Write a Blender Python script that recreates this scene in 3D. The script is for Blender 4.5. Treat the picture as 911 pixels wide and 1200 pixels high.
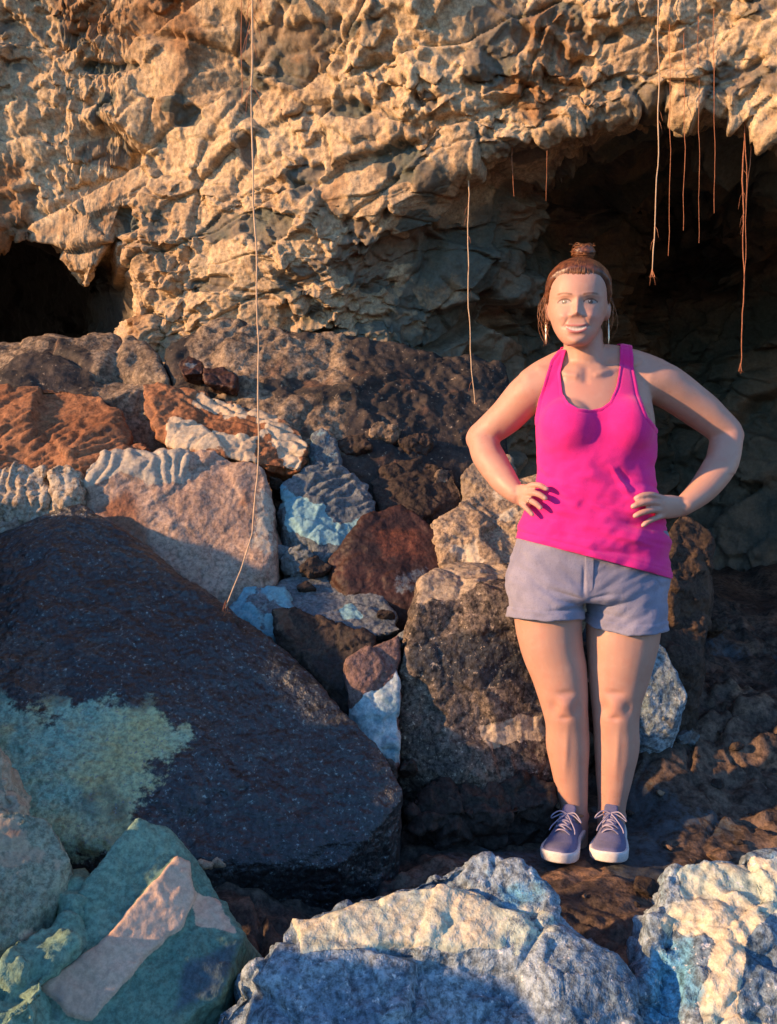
import bpy, bmesh, math, random
import numpy as np
from mathutils import Vector, Matrix, Euler

for o in list(bpy.data.objects):
    bpy.data.objects.remove(o, do_unlink=True)
SC = bpy.context.scene
COL = SC.collection

# ------------------------------------------------------------------ camera
CAMZ = 0.90
FPX = 975.0                       # focal length in pixels of the 911x1200 photograph
cam = bpy.data.cameras.new('camera')
cam_ob = bpy.data.objects.new('camera', cam)
COL.objects.link(cam_ob)
cam.sensor_fit = 'VERTICAL'
cam.sensor_height = 36.0
cam.lens = 36.0 * FPX / 1200.0
cam.clip_start = 0.05
cam.clip_end = 500
cam_ob.location = (0, 0, CAMZ)
cam_ob.rotation_euler = (math.radians(90), 0, 0)
SC.camera = cam_ob

# ------------------------------------------------------------------ sky, sun, exposure
SUN_AZ = math.radians(70)         # left of straight-behind-the-camera
SUN_EL = math.radians(16)
S = Vector((-math.sin(SUN_AZ) * math.cos(SUN_EL), -math.cos(SUN_AZ) * math.cos(SUN_EL), math.sin(SUN_EL)))
world = bpy.data.worlds.new('World')
SC.world = world
world.use_nodes = True
wn = world.node_tree
bg = wn.nodes['Background']
sky = wn.nodes.new('ShaderNodeTexSky')
sky.sky_type = 'NISHITA'
sky.sun_disc = False
sky.sun_elevation = SUN_EL
sky.sun_rotation = math.atan2(S.x, S.y)
sky.ozone_density = 6.0
sky.dust_density = 0.0
wn.links.new(sky.outputs[0], bg.inputs[0])
bg.inputs[1].default_value = 0.12
sl = bpy.data.lights.new('sun', 'SUN')
sl.energy = 3.2
sl.angle = math.radians(1.2)
sl.color = (1.0, 0.58, 0.28)
sun = bpy.data.objects.new('sun', sl)
COL.objects.link(sun)
sun.rotation_euler = (-S).to_track_quat('-Z', 'Y').to_euler()
sun.location = S * 30
SC.view_settings.view_transform = 'Standard'
SC.view_settings.look = 'None'
SC.view_settings.exposure = 1.5
SC.view_settings.gamma = 1.0
SC.cycles.max_bounces = 6
SC.cycles.diffuse_bounces = 4
SC.cycles.glossy_bounces = 2

# ------------------------------------------------------------------ helpers
def at(u, v, Y):
    return np.array(((u - 455.5) / FPX * Y, Y, CAMZ + (600.0 - v) / FPX * Y))

def pix(p):
    p = np.asarray(p)
    y = np.maximum(p[..., 1], 0.05)
    return 455.5 + FPX * p[..., 0] / y, 600.0 - FPX * (p[..., 2] - CAMZ) / y

def _h(ix, iy, iz, k):
    n = (ix.astype(np.uint32) * np.uint32(374761393) + iy.astype(np.uint32) * np.uint32(668265263)
         + iz.astype(np.uint32) * np.uint32(2246822519) + np.uint32((k * 3266489917) & 0xffffffff))
    n = (n ^ (n >> np.uint32(15))) * np.uint32(2246822519)
    n = (n ^ (n >> np.uint32(13))) * np.uint32(3266489917)
    n = n ^ (n >> np.uint32(16))
    return n.astype(np.float32) * np.float32(1.0 / 4294967295.0)

def perlin(p, seed=0):
    p = np.asarray(p, dtype=np.float32)
    i = np.floor(p).astype(np.int64)
    f = p - i
    w = f * f * f * (f * (f * 6 - 15) + 10)
    out = np.zeros(len(p), np.float32)
    for dx in (0, 1):
        wx = w[:, 0] if dx else 1 - w[:, 0]
        for dy in (0, 1):
            wy = w[:, 1] if dy else 1 - w[:, 1]
            for dz in (0, 1):
                wz = w[:, 2] if dz else 1 - w[:, 2]
                a, b, c = i[:, 0] + dx, i[:, 1] + dy, i[:, 2] + dz
                g = ((_h(a, b, c, seed * 3 + 1) * 2 - 1) * (f[:, 0] - dx)
                     + (_h(a, b, c, seed * 3 + 2) * 2 - 1) * (f[:, 1] - dy)
                     + (_h(a, b, c, seed * 3 + 3) * 2 - 1) * (f[:, 2] - dz))
                out += wx * wy * wz * g
    return out * 1.4

def fbm(p, octaves=4, seed=0, gain=0.5, ridged=False):
    out = np.zeros(len(p), np.float32)
    a = 1.0
    q = np.asarray(p, np.float32)
    for o in range(octaves):
        n = perlin(q, seed + o * 7)
        if ridged:
            n = 1 - 2 * np.abs(n) * 1.6
        out += a * n
        a *= gain
        q = q * 2.03 + 11.7
    return out

def worley(p, seed=0):
    p = np.asarray(p, np.float32)
    i = np.floor(p).astype(np.int64)
    f1 = np.full(len(p), 9.0, np.float32)
    f2 = f1.copy()
    idv = np.zeros(len(p), np.float32)
    dl = np.zeros((len(p), 3), np.float32)
    for dx in (-1, 0, 1):
        for dy in (-1, 0, 1):
            for dz in (-1, 0, 1):
                a, b, c = i[:, 0] + dx, i[:, 1] + dy, i[:, 2] + dz
                ex, ey, ez_ = p[:, 0] - a - _h(a, b, c, seed + 1), p[:, 1] - b - _h(a, b, c, seed + 2), p[:, 2] - c - _h(a, b, c, seed + 3)
                d = ex * ex + ey * ey + ez_ * ez_
                m = d < f1
                dl[m, 0] = ex[m]; dl[m, 1] = ey[m]; dl[m, 2] = ez_[m]
                f2 = np.where(m, f1, np.minimum(f2, d))
                idv = np.where(m, _h(a, b, c, seed + 4), idv)
                f1 = np.where(m, d, f1)
    worley.delta = dl
    return np.sqrt(f1), np.sqrt(f2), idv

def facet(p, seed, tilt=1.0, soft=0.12):
    """broken-rock relief: every cell is a plate with its own height and tilt"""
    f1, f2, idv = worley(p, seed)
    dl = worley.delta
    gr = np.stack([np.modf(idv * k)[0] * 2 - 1 for k in (91.7, 57.3, 133.1)], 1)
    h = (idv - 0.5) + tilt * (gr * dl).sum(1)
    w = sstep(0.0, soft, f2 - f1)
    return h * (0.55 + 0.45 * w), 1 - sstep(0.0, soft * 0.6, f2 - f1), idv

def sstep(a, b, x):
    t = np.clip((x - a) / (b - a), 0, 1)
    return t * t * (3 - 2 * t)

def np_mesh(name, V, F, smooth=True):
    me = bpy.data.meshes.new(name)
    V = np.asarray(V, np.float32)
    F = np.asarray(F, np.int32)
    n = F.shape[1]
    me.vertices.add(len(V))
    me.vertices.foreach_set('co', V.ravel())
    me.loops.add(F.size)
    me.loops.foreach_set('vertex_index', F.ravel())
    me.polygons.add(len(F))
    me.polygons.foreach_set('loop_start', np.arange(0, F.size, n, dtype=np.int32))
    me.update(calc_edges=True)
    me.validate()
    if smooth:
        me.polygons.foreach_set('use_smooth', np.ones(len(me.polygons), bool))
    return me

def get_v(me):
    a = np.empty(len(me.vertices) * 3, np.float32)
    me.vertices.foreach_get('co', a)
    return a.reshape(-1, 3)

def set_v(me, V):
    me.vertices.foreach_set('co', np.asarray(V, np.float32).ravel())
    me.update()

def get_n(me):
    a = np.empty(len(me.vertices) * 3, np.float32)
    me.vertex_normals.foreach_get('vector', a)
    return a.reshape(-1, 3)

def get_e(me):
    a = np.empty(len(me.edges) * 2, np.int32)
    me.edges.foreach_get('vertices', a)
    return a.reshape(-1, 2)

def lap(V, E, it, fac=0.6, mask=None):
    n = len(V)
    deg = np.bincount(E.ravel(), minlength=n).astype(np.float32)
    deg[deg == 0] = 1
    V = V.astype(np.float32).copy()
    for _ in range(it):
        out = np.empty_like(V)
        for k in range(3):
            out[:, k] = (np.bincount(E[:, 0], V[E[:, 1], k], n) + np.bincount(E[:, 1], V[E[:, 0], k], n)) / deg
        f = fac if mask is None else (fac * mask)[:, None]
        V = V + (out - V) * f
    return V

def attr(me, name, vals):
    a = me.attributes.new(name, 'FLOAT', 'POINT')
    a.data.foreach_set('value', np.asarray(vals, np.float32))

def col_attr(me, name, rgb):
    a = me.color_attributes.new(name, 'FLOAT_COLOR', 'POINT')
    c = np.ones((len(rgb), 4), np.float32)
    c[:, :3] = rgb
    a.data.foreach_set('color', c.ravel())

def remesh(me, voxel):
    ob = bpy.data.objects.new('tmp', me)
    COL.objects.link(ob)
    m = ob.modifiers.new('r', 'REMESH')
    m.mode = 'VOXEL'
    m.voxel_size = voxel
    m.use_smooth_shade = True
    dg = bpy.context.evaluated_depsgraph_get()
    out = bpy.data.meshes.new_from_object(ob.evaluated_get(dg))
    bpy.data.objects.remove(ob, do_unlink=True)
    out.polygons.foreach_set('use_smooth', np.ones(len(out.polygons), bool))
    return out

def link(name, me, mat=None, parent=None, origin=None):
    """one object; its origin is put at the base of its mesh"""
    if origin is None:
        V = get_v(me)
        lo, hi = V.min(0), V.max(0)
        origin = np.array(((lo[0] + hi[0]) / 2, (lo[1] + hi[1]) / 2, lo[2]))
    origin = np.asarray(origin, float)
    set_v(me, get_v(me) - origin.astype(np.float32))
    ob = bpy.data.objects.new(name, me)
    COL.objects.link(ob)
    if mat:
        me.materials.clear()
        me.materials.append(mat)
    if parent is not None:
        ob.parent = parent
        off = Vector(parent['_w']) if '_w' in parent else Vector((0, 0, 0))
        ob.location = Vector(origin) - off
    else:
        ob.location = origin
    ob['_w'] = [float(x) for x in origin]
    return ob

def tag(o, label, cat, group=None, kind=None):
    if label: o['label'] = label
    if cat: o['category'] = cat
    if group: o['group'] = group
    if kind: o['kind'] = kind
    return o

def poly_sd(poly, u, v):
    """signed distance in photo pixels, positive inside"""
    poly = np.asarray(poly, float)
    d = np.full(u.shape, 1e9)
    ins = np.zeros(u.shape, bool)
    n = len(poly)
    for i in range(n):
        a, b = poly[i], poly[(i + 1) % n]
        e = b - a
        t = np.clip(((u - a[0]) * e[0] + (v - a[1]) * e[1]) / max(e @ e, 1e-9), 0, 1)
        d = np.minimum(d, (u - a[0] - t * e[0]) ** 2 + (v - a[1] - t * e[1]) ** 2)
        c = ((a[1] > v) != (b[1] > v)) & (u < (b[0] - a[0]) * (v - a[1]) / ((b[1] - a[1]) if b[1] != a[1] else 1e-9) + a[0])
        ins ^= c
    d = np.sqrt(d)
    return np.where(ins, d, -d)

# ------------------------------------------------------------------ materials
class NT:
    def __init__(s, name):
        s.m = bpy.data.materials.new(name)
        s.m.use_nodes = True
        s.t = s.m.node_tree
        s.b = s.t.nodes['Principled BSDF']
    def n(s, typ, **kw):
        x = s.t.nodes.new(typ)
        for k, v in kw.items():
            setattr(x, k, v)
        return x
    def l(s, a, b):
        s.t.links.new(a, b)
    def pos(s):
        return s.n('ShaderNodeNewGeometry').outputs['Position']
    def noise(s, vec, scale, detail=6, rough=0.6, dist=0.0):
        x = s.n('ShaderNodeTexNoise')
        s.l(vec, x.inputs['Vector'])
        x.inputs['Scale'].default_value = scale
        x.inputs['Detail'].default_value = detail
        x.inputs['Roughness'].default_value = rough
        x.inputs['Distortion'].default_value = dist
        return x.outputs['Fac']
    def vor(s, vec, scale, feature='F1', out='Distance'):
        x = s.n('ShaderNodeTexVoronoi')
        x.feature = feature
        s.l(vec, x.inputs['Vector'])
        x.inputs['Scale'].default_value = scale
        return x.outputs[out]
    def math(s, op, a, b=None, clamp=False):
        x = s.n('ShaderNodeMath', operation=op)
        x.use_clamp = clamp
        for i, q in enumerate((a, b)):
            if q is None: continue
            if isinstance(q, (int, float)): x.inputs[i].default_value = q
            else: s.l(q, x.inputs[i])
        return x.outputs[0]
    def ramp(s, fac, lo, hi, a=0.0, b=1.0):
        x = s.n('ShaderNodeMapRange')
        x.interpolation_type = 'SMOOTHSTEP'
        s.l(fac, x.inputs[0])
        x.inputs[1].default_value = lo
        x.inputs[2].default_value = hi
        x.inputs[3].default_value = a
        x.inputs[4].default_value = b
        return x.outputs[0]
    def mix(s, fac, a, b, mode='MIX'):
        x = s.n('ShaderNodeMix', data_type='RGBA', blend_type=mode)
        for i, q in ((0, fac), (6, a), (7, b)):
            if isinstance(q, (int, float)): x.inputs[i].default_value = q
            elif isinstance(q, tuple): x.inputs[i].default_value = (*q, 1)
            else: s.l(q, x.inputs[i])
        return x.outputs[2]
    def attr(s, name, out='Fac'):
        x = s.n('ShaderNodeAttribute')
        x.attribute_name = name
        return x.outputs[out]
    def bump(s, h, strength, dist, prev=None):
        x = s.n('ShaderNodeBump')
        x.inputs['Strength'].default_value = strength
        x.inputs['Distance'].default_value = dist
        s.l(h, x.inputs['Height'])
        if prev is not None: s.l(prev, x.inputs['Normal'])
        return x.outputs[0]

def rockmat(name, a1, a2, b1, b2, c1, scale=3.0, speck=0.5, bump=0.7, rough=0.8, spec=0.3, fine=90.0, pit=0.5, fleck=None):
    """a = bare rock (two tones), b = mineral crust, on wall and ledge also painted shade (two tones, attribute mB), c = stain (attribute mC)"""
    t = NT(name)
    p = t.pos()
    n1 = t.noise(p, scale, 3, 0.65, 0.4)
    n2 = t.noise(p, scale * 6.5, 5, 0.7)
    n3 = t.noise(p, fine, 3, 0.75)
    base = t.mix(t.ramp(t.math('ADD', t.math('MULTIPLY', n1, 0.6), t.math('MULTIPLY', n2, 0.4)), 0.38, 0.62), a1, a2)
    cr = t.mix(t.ramp(t.math('ADD', t.math('MULTIPLY', n1, 0.8), t.math('MULTIPLY', n2, 0.2)), 0.40, 0.62), b1, b2)
    brk = t.math('ADD', t.math('MULTIPLY', t.math('SUBTRACT', n2, 0.5), 0.8), t.math('MULTIPLY', t.math('SUBTRACT', n3, 0.5), 0.4))
    mb = t.ramp(t.math('ADD', t.attr('mB'), brk), 0.38, 0.62)
    mc = t.ramp(t.math('ADD', t.attr('mC'), brk), 0.22, 0.85)
    col = t.mix(mb, base, cr)
    col = t.mix(mc, col, c1)
    if fleck:
        fk = t.ramp(t.noise(p, fine * 1.3, 2, 0.6), fleck[1], fleck[1] + .08)
        col = t.mix(t.math('MULTIPLY', fk, t.ramp(n2, .35, .6)), col, fleck[0])
    # grain
    g0 = t.ramp(n3, 0.3, 0.7, -speck, speck)
    g = t.math('ADD', t.math('MULTIPLY', g0, t.ramp(mb, 0, 1, 1.0, 0.5)), 1.0)
    gm = t.n('ShaderNodeMix', data_type='RGBA', blend_type='MULTIPLY')
    gm.inputs[0].default_value = 1.0
    t.l(col, gm.inputs[6])
    cc = t.n('ShaderNodeCombineColor')
    for k in range(3): t.l(g, cc.inputs[k])
    t.l(cc.outputs[0], gm.inputs[7])
    t.l(gm.outputs[2], t.b.inputs['Base Color'])
    t.b.inputs['Roughness'].default_value = rough
    t.b.inputs['Specular IOR Level'].default_value = spec
    h = t.noise(p, fine * 0.38, 4, 0.78)
    mid = t.noise(p, fine * 0.2, 2, 0.7)
    h = t.math('MULTIPLY', h, t.ramp(mb, 0, 1, 1.0, 0.45))
    b0n = t.bump(mid, bump * 0.6, 0.03)
    b1n = t.bump(h, bump * 0.6, 0.012, b0n)
    b2n = t.bump(n3, bump * 0.6, 0.004, b1n)
    t.l(b2n, t.b.inputs['Normal'])
    return t.m

TEAL1, TEAL2 = (0.30, 0.42, 0.38), (0.42, 0.46, 0.36)
BLUEW1, BLUEW2 = (0.40, 0.48, 0.52), (0.22, 0.33, 0.38)
CREAM1, CREAM2 = (0.58, 0.47, 0.33), (0.45, 0.34, 0.22)
M = {}
M['wall'] = rockmat('cave_wall_rock', (0.36, 0.25, 0.145), (0.50, 0.385, 0.235), (0.095, 0.105, 0.085), (0.24, 0.18, 0.12),
                    (0.24, 0.135, 0.065), scale=2.2, speck=0.35, bump=0.9, fine=60, pit=0.8, rough=0.85)
M['floor'] = rockmat('cave_floor_rock', (0.05, 0.038, 0.03), (0.13, 0.088, 0.06), (0.05, 0.06, 0.065), (0.08, 0.09, 0.095),
                     (0.20, 0.12, 0.07), scale=4, speck=0.6, bump=1.0, fine=45, pit=1.0, rough=0.75)
M['slab'] = rockmat('dark_lava', (0.014, 0.018, 0.021), (0.030, 0.034, 0.035), (0.20, 0.38, 0.29), (0.40, 0.40, 0.18), (0.055, 0.050, 0.042),
                    scale=3, speck=0.8, bump=1.25, fine=85, pit=1.2, rough=0.38, spec=0.6, fleck=((0.16, 0.20, 0.19), 0.60))
M['plate'] = rockmat('teal_plate', (0.10, 0.20, 0.155), (0.20, 0.31, 0.22), (0.56, 0.40, 0.28), (0.46, 0.31, 0.21), (0.06, 0.10, 0.12), scale=3, speck=0.35, bump=0.6)
M['bluewhite'] = rockmat('blue_white_crust', (0.09, 0.14, 0.185), (0.26, 0.32, 0.345), (0.58, 0.50, 0.34), (0.40, 0.46, 0.36), (0.10, 0.26, 0.36),
                         scale=6, speck=0.6, bump=1.2, fine=75, pit=1.2, fleck=((0.50, 0.50, 0.48), 0.62))
M['tan'] = rockmat('tan_boulder', (0.24, 0.175, 0.115), (0.38, 0.295, 0.195), (0.46, 0.39, 0.28), (0.34, 0.32, 0.26), (0.10, 0.09, 0.08), scale=4, speck=0.45, bump=0.9)
M['rust'] = rockmat('rusty_boulder', (0.19, 0.075, 0.032), (0.27, 0.125, 0.06), (0.50, 0.41, 0.28), (0.40, 0.31, 0.21), (0.07, 0.045, 0.032), scale=4, speck=0.4, bump=0.8, fine=70)
M['pink'] = rockmat('pink_grey_block', (0.27, 0.18, 0.13), (0.37, 0.27, 0.20), (0.42, 0.37, 0.28), (0.33, 0.29, 0.23), (0.20, 0.09, 0.05), scale=4, speck=0.4, bump=0.8, fine=75)
M['grey'] = rockmat('grey_ledge_rock', (0.105, 0.076, 0.052), (0.25, 0.185, 0.12), (0.026, 0.023, 0.021), (0.058, 0.045, 0.036), (0.13, 0.068, 0.04), scale=7, speck=0.6, bump=1.3, fine=48, pit=1.2, fleck=((0.28, 0.22, 0.15), 0.63))
M['bluegrey'] = rockmat('blue_grey_rock', (0.09, 0.11, 0.12), (0.17, 0.18, 0.18), (0.20, 0.36, 0.38), (0.13, 0.28, 0.34), (0.09, 0.06, 0.045), scale=5, speck=0.4, bump=0.8)
M['maroon'] = rockmat('red_brown_rock', (0.028, 0.015, 0.012), (0.06, 0.026, 0.018), (0.08, 0.10, 0.12), (0.12, 0.15, 0.17), (0.12, 0.042, 0.022), scale=5, speck=0.4, bump=0.6, rough=0.55)
M['block'] = rockmat('split_block', (0.06, 0.05, 0.042), (0.15, 0.115, 0.085), (0.36, 0.29, 0.20), (0.26, 0.20, 0.14), (0.03, 0.034, 0.038), scale=5, speck=0.8, bump=1.2, fine=70, pit=1.2, fleck=((0.30, 0.24, 0.17), 0.60))
M['olive'] = rockmat('grey_green_rock', (0.15, 0.19, 0.14), (0.28, 0.29, 0.20), (0.44, 0.36, 0.24), (0.34, 0.27, 0.18), (0.16, 0.09, 0.07), scale=5, speck=0.45, bump=0.9)
M['mauve'] = rockmat('mauve_block', (0.13, 0.08, 0.07), (0.17, 0.11, 0.09), (0.46, 0.52, 0.50), (0.16, 0.28, 0.32), (0.08, 0.05, 0.04), scale=6, speck=0.5, bump=1.0, fine=90)
M['brown'] = rockmat('dark_brown_rock', (0.026, 0.019, 0.015), (0.062, 0.042, 0.03), (0.10, 0.066, 0.044), (0.07, 0.045, 0.03), (0.02, 0.02, 0.02), scale=5, speck=0.5, bump=1.0)

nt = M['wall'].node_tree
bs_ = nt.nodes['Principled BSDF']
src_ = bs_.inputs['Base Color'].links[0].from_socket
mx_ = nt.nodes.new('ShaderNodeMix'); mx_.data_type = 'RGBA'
at_ = nt.nodes.new('ShaderNodeAttribute'); at_.attribute_name = 'mD'  # mD: shade of burrow and deep hollow put in as near-black colour
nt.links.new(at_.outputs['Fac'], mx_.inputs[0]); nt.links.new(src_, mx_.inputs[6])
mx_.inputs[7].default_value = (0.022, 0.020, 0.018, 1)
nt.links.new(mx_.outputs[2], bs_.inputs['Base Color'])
# ------------------------------------------------------------------ the cave shell (one continuous surface, from a control net)
cu = [-1500, -600, -200, 0, 60, 100, 150, 250, 400, 500, 590, 680, 780, 890, 1080, 1500]
nc = len(cu)
def row(vs, Ys, us=None, zs=None, xref=None):
    out = []
    for j in range(nc):
        u = cu[j] if us is None else us[j]
        Y = Ys if np.isscalar(Ys) else Ys[j]
        if zs is not None:
            z = zs if np.isscalar(zs) else zs[j]
        else:
            v = vs if np.isscalar(vs) else vs[j]
            z = CAMZ + (600 - v) / FPX * Y
        X = (u - 455.5) / FPX * (xref if xref else Y)
        out.append((X, Y, z))
    return out
#            -1500 -600 -200    0    60   100   150   250   400   500   590   680   780   890  1080  1500
net = [
    row(0, 1.9, zs=9.0, xref=3.4),
    row(0, 2.2, zs=5.6, xref=3.4),
    row(0, 2.8, zs=4.1, xref=3.3),
    row(-30, [3.9, 3.75, 3.6, 3.5, 3.48, 3.46, 3.42, 3.35, 3.22, 3.14, 3.08, 3.02, 2.98, 2.92, 2.75, 2.5]),
    row([100, 100, 100, 100, 100, 100, 100, 100, 100, 100, 85, 70, 55, 75, 110, 110],
        [4.0, 3.85, 3.72, 3.64, 3.62, 3.60, 3.55, 3.47, 3.32, 3.22, 3.16, 3.1, 3.05, 2.98, 2.8, 2.5]),
    row([240, 255, 268, 278, 296, 340, 225, 220, 235, 210, 172, 138, 108, 150, 230, 230],
        [4.1, 3.9, 3.8, 3.70, 3.70, 3.70, 3.64, 3.55, 3.38, 3.28, 3.22, 3.16, 3.12, 3.04, 2.9, 2.5]),
    row([230, 230, 240, 255, 270, 320, 300, 290, 300, 255, 215, 185, 160, 200, 280, 300],
        [4.9, 4.8, 4.8, 4.8, 4.7, 4.4, 3.68, 3.58, 3.48, 3.46, 3.55, 3.75, 4.0, 3.9, 3.5, 2.6]),
    row([260, 260, 265, 270, 280, 330, 350, 345, 350, 310, 270, 240, 235, 260, 330, 380],
        [6.0, 7.0, 7.0, 7.0, 6.6, 6.0, 3.70, 3.60, 3.54, 3.56, 3.66, 4.2, 5.2, 4.7, 4.2, 2.7]),
    row([450, 450, 450, 450, 450, 445, 395, 390, 390, 380, 345, 330, 330, 340, 390, 450],
        [6.0, 7.0, 7.0, 7.0, 6.6, 6.0, 3.72, 3.62, 3.62, 3.68, 3.78, 4.4, 5.6, 5.0, 4.5, 2.8]),
    row([500, 500, 500, 500, 500, 500, 450, 440, 440, 450, 430, 425, 430, 430, 460, 520],
        [5.0, 5.0, 5.0, 5.0, 5.0, 4.8, 3.76, 3.68, 3.72, 3.78, 3.9, 4.5, 5.6, 5.1, 4.6, 2.9]),
    row(540, [4.4, 4.2, 4.2, 4.2, 4.2, 4.2, 3.8, 3.75, 3.8, 3.95, 4.1, 4.6, 5.5, 5.1, 4.6, 2.9]),
    row(0, [4.4, 4.2, 4.2, 4.2, 4.2, 4.2, 3.9, 3.85, 3.9, 4.1, 4.3, 4.8, 5.5, 5.1, 4.6, 2.9], zs=-0.35),
]
net = np.array(net)                         # rows x cols x 3
nr = net.shape[0]
def dense_axis(lens, steps):
    idx = []
    for i, (L, s) in enumerate(zip(lens, steps)):
        k = max(2, int(math.ceil(L / s)))
        idx += [i + q / k for q in range(k)]
    idx.append(len(lens))
    return np.array(idx)
FINE = 0.0078
rl = [np.percentile(np.linalg.norm(net[i + 1] - net[i], axis=1)[3:14], 60) for i in range(nr - 1)]
rs = [0.12, 0.06, 0.02] + [FINE] * (nr - 5) + [0.02]
cl = [np.percentile(np.linalg.norm(net[:, j + 1] - net[:, j], axis=1)[3:8], 60) for j in range(nc - 1)]
cs = [0.1, 0.04, 0.012] + [FINE] * (nc - 6) + [0.014, 0.04]
cs = cs[:nc - 1]
cs[5] *= 0.4; cs[4] *= 0.7
ri, ci = dense_axis(rl, rs), dense_axis(cl, cs)
def bil(net, ri, ci):
    r0 = np.minimum(ri.astype(int), nr - 2); fr = (ri - r0)[:, None, None]
    c0 = np.minimum(ci.astype(int), nc - 2); fc = (ci - c0)[None, :, None]
    A = net[r0][:, c0]; B = net[r0][:, c0 + 1]; C = net[r0 + 1][:, c0]; D = net[r0 + 1][:, c0 + 1]
    return (A * (1 - fc) + B * fc) * (1 - fr) + (C * (1 - fc) + D * fc) * fr
G = bil(net, ri, ci).astype(np.float32)
def blur(G, k, ax):
    w = np.hanning(2 * k + 3)[1:-1]; w /= w.sum()
    pad = [(0, 0)] * 3; pad[ax] = (k, k)
    P = np.pad(G, pad, mode='edge')
    out = np.zeros_like(G)
    n = G.shape[ax]
    for i, ww in enumerate(w):
        sl_ = [slice(None)] * 3; sl_[ax] = slice(i, i + n)
        out += ww * P[tuple(sl_)]
    return out
G = blur(blur(G, 9, 0), 9, 1)
R_, C_ = G.shape[:2]
ids = np.arange(R_ * C_).reshape(R_, C_)
Fq = np.stack([ids[:-1, :-1], ids[1:, :-1], ids[1:, 1:], ids[:-1, 1:]], -1).reshape(-1, 4)
V = G.reshape(-1, 3)
me = np_mesh('cave_shell', V, Fq)
N = get_n(me)
if N[len(N) // 2] @ (np.array((0, 0, CAMZ)) - V[len(V) // 2]) < 0:
    N = -N
    Fq = Fq[:, ::-1]
def shell_disp(V):
    warp = np.stack([fbm(V * 2.6 + k * 13.1, 3, seed=40 + k) for k in range(3)], 1)
    q = V + warp * 0.045
    sh = np.stack([q[:, 0] * 0.96 + q[:, 2] * 0.28, q[:, 1], q[:, 2] * 0.96 - q[:, 0] * 0.28], 1)   # beds dip to one side
    big = fbm(q * 1.1, 3, seed=1)
    c1, crack1, idc = facet(sh * np.array((1.7, 2.0, 3.6)), 5, 0.9, 0.10)
    c2, crack2, idd = facet(sh * np.array((4.6, 5.0, 8.0)) + 3.3, 9, 1.0, 0.12)
    c3, crack3, ide = facet(q * np.array((13, 13, 16)) + 1.3, 15, 1.0, 0.2)
    rough = sstep(-0.05, 0.45, fbm(q * 2.1, 3, seed=52))              # crumbly zones against smooth plates
    knob = c3 * rough
    fine = fbm(q * 24, 3, seed=33, gain=.6)
    rd = fbm(q * 9, 3, seed=21, ridged=True, gain=0.55)
    inner = sstep(0.05, 0.45, V[:, 0]) * sstep(3.3, 3.6, V[:, 1])
    d = 0.09 * big + (0.065 + .12 * inner) * c1 + (0.028 + .04 * inner) * c2 + (0.006 + 0.020 * rough) * c3 - 0.014 * crack1 - 0.006 * crack2 + 0.007 * rd * (.25 + rough) + (0.005 + 0.012 * rough) * fine
    return d, crack1, crack2, idc, idd, big, knob
d, crack1, crack2, idc, idd, big, knob = shell_disp(V)
us_, vs_ = pix(V)
spot = np.zeros(len(V))
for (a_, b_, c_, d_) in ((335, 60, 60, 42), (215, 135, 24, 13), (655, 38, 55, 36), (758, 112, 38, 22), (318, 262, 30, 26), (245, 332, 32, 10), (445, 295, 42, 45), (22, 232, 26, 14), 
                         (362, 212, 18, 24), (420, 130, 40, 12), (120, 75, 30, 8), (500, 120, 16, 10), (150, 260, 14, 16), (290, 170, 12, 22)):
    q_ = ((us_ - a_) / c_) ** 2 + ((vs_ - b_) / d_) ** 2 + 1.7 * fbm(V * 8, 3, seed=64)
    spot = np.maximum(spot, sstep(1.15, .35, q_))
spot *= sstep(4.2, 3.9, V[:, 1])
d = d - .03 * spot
vis = sstep(1.9, 2.8, V[:, 1])
V2 = V + N * (d * (0.3 + 0.7 * vis))[:, None]
V2[:, 2] -= np.clip(knob, 0, 1) * 0.04 * vis          # drooping drips
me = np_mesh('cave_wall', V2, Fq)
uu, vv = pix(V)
# rock tone: tan crust on the wall; shade painted into hollow, burrow and cracks
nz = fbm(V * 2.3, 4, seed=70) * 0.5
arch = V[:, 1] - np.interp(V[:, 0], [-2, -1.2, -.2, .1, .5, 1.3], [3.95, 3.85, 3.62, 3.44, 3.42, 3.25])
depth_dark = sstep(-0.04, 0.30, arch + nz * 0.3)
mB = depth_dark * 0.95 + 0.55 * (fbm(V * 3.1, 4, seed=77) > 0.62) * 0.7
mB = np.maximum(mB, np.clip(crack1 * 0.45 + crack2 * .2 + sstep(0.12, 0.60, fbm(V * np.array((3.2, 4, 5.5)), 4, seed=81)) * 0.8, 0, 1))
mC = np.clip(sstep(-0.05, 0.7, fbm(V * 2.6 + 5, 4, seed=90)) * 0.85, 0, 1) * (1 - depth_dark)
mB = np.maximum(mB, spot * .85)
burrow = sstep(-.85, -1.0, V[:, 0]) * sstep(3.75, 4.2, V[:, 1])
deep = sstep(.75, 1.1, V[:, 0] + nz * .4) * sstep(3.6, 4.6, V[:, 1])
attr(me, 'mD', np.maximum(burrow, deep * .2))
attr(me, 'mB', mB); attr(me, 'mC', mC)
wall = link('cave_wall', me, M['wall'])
tag(wall, 'tan layered lava cave wall and ceiling with a dark hollow', None, kind='structure')

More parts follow.
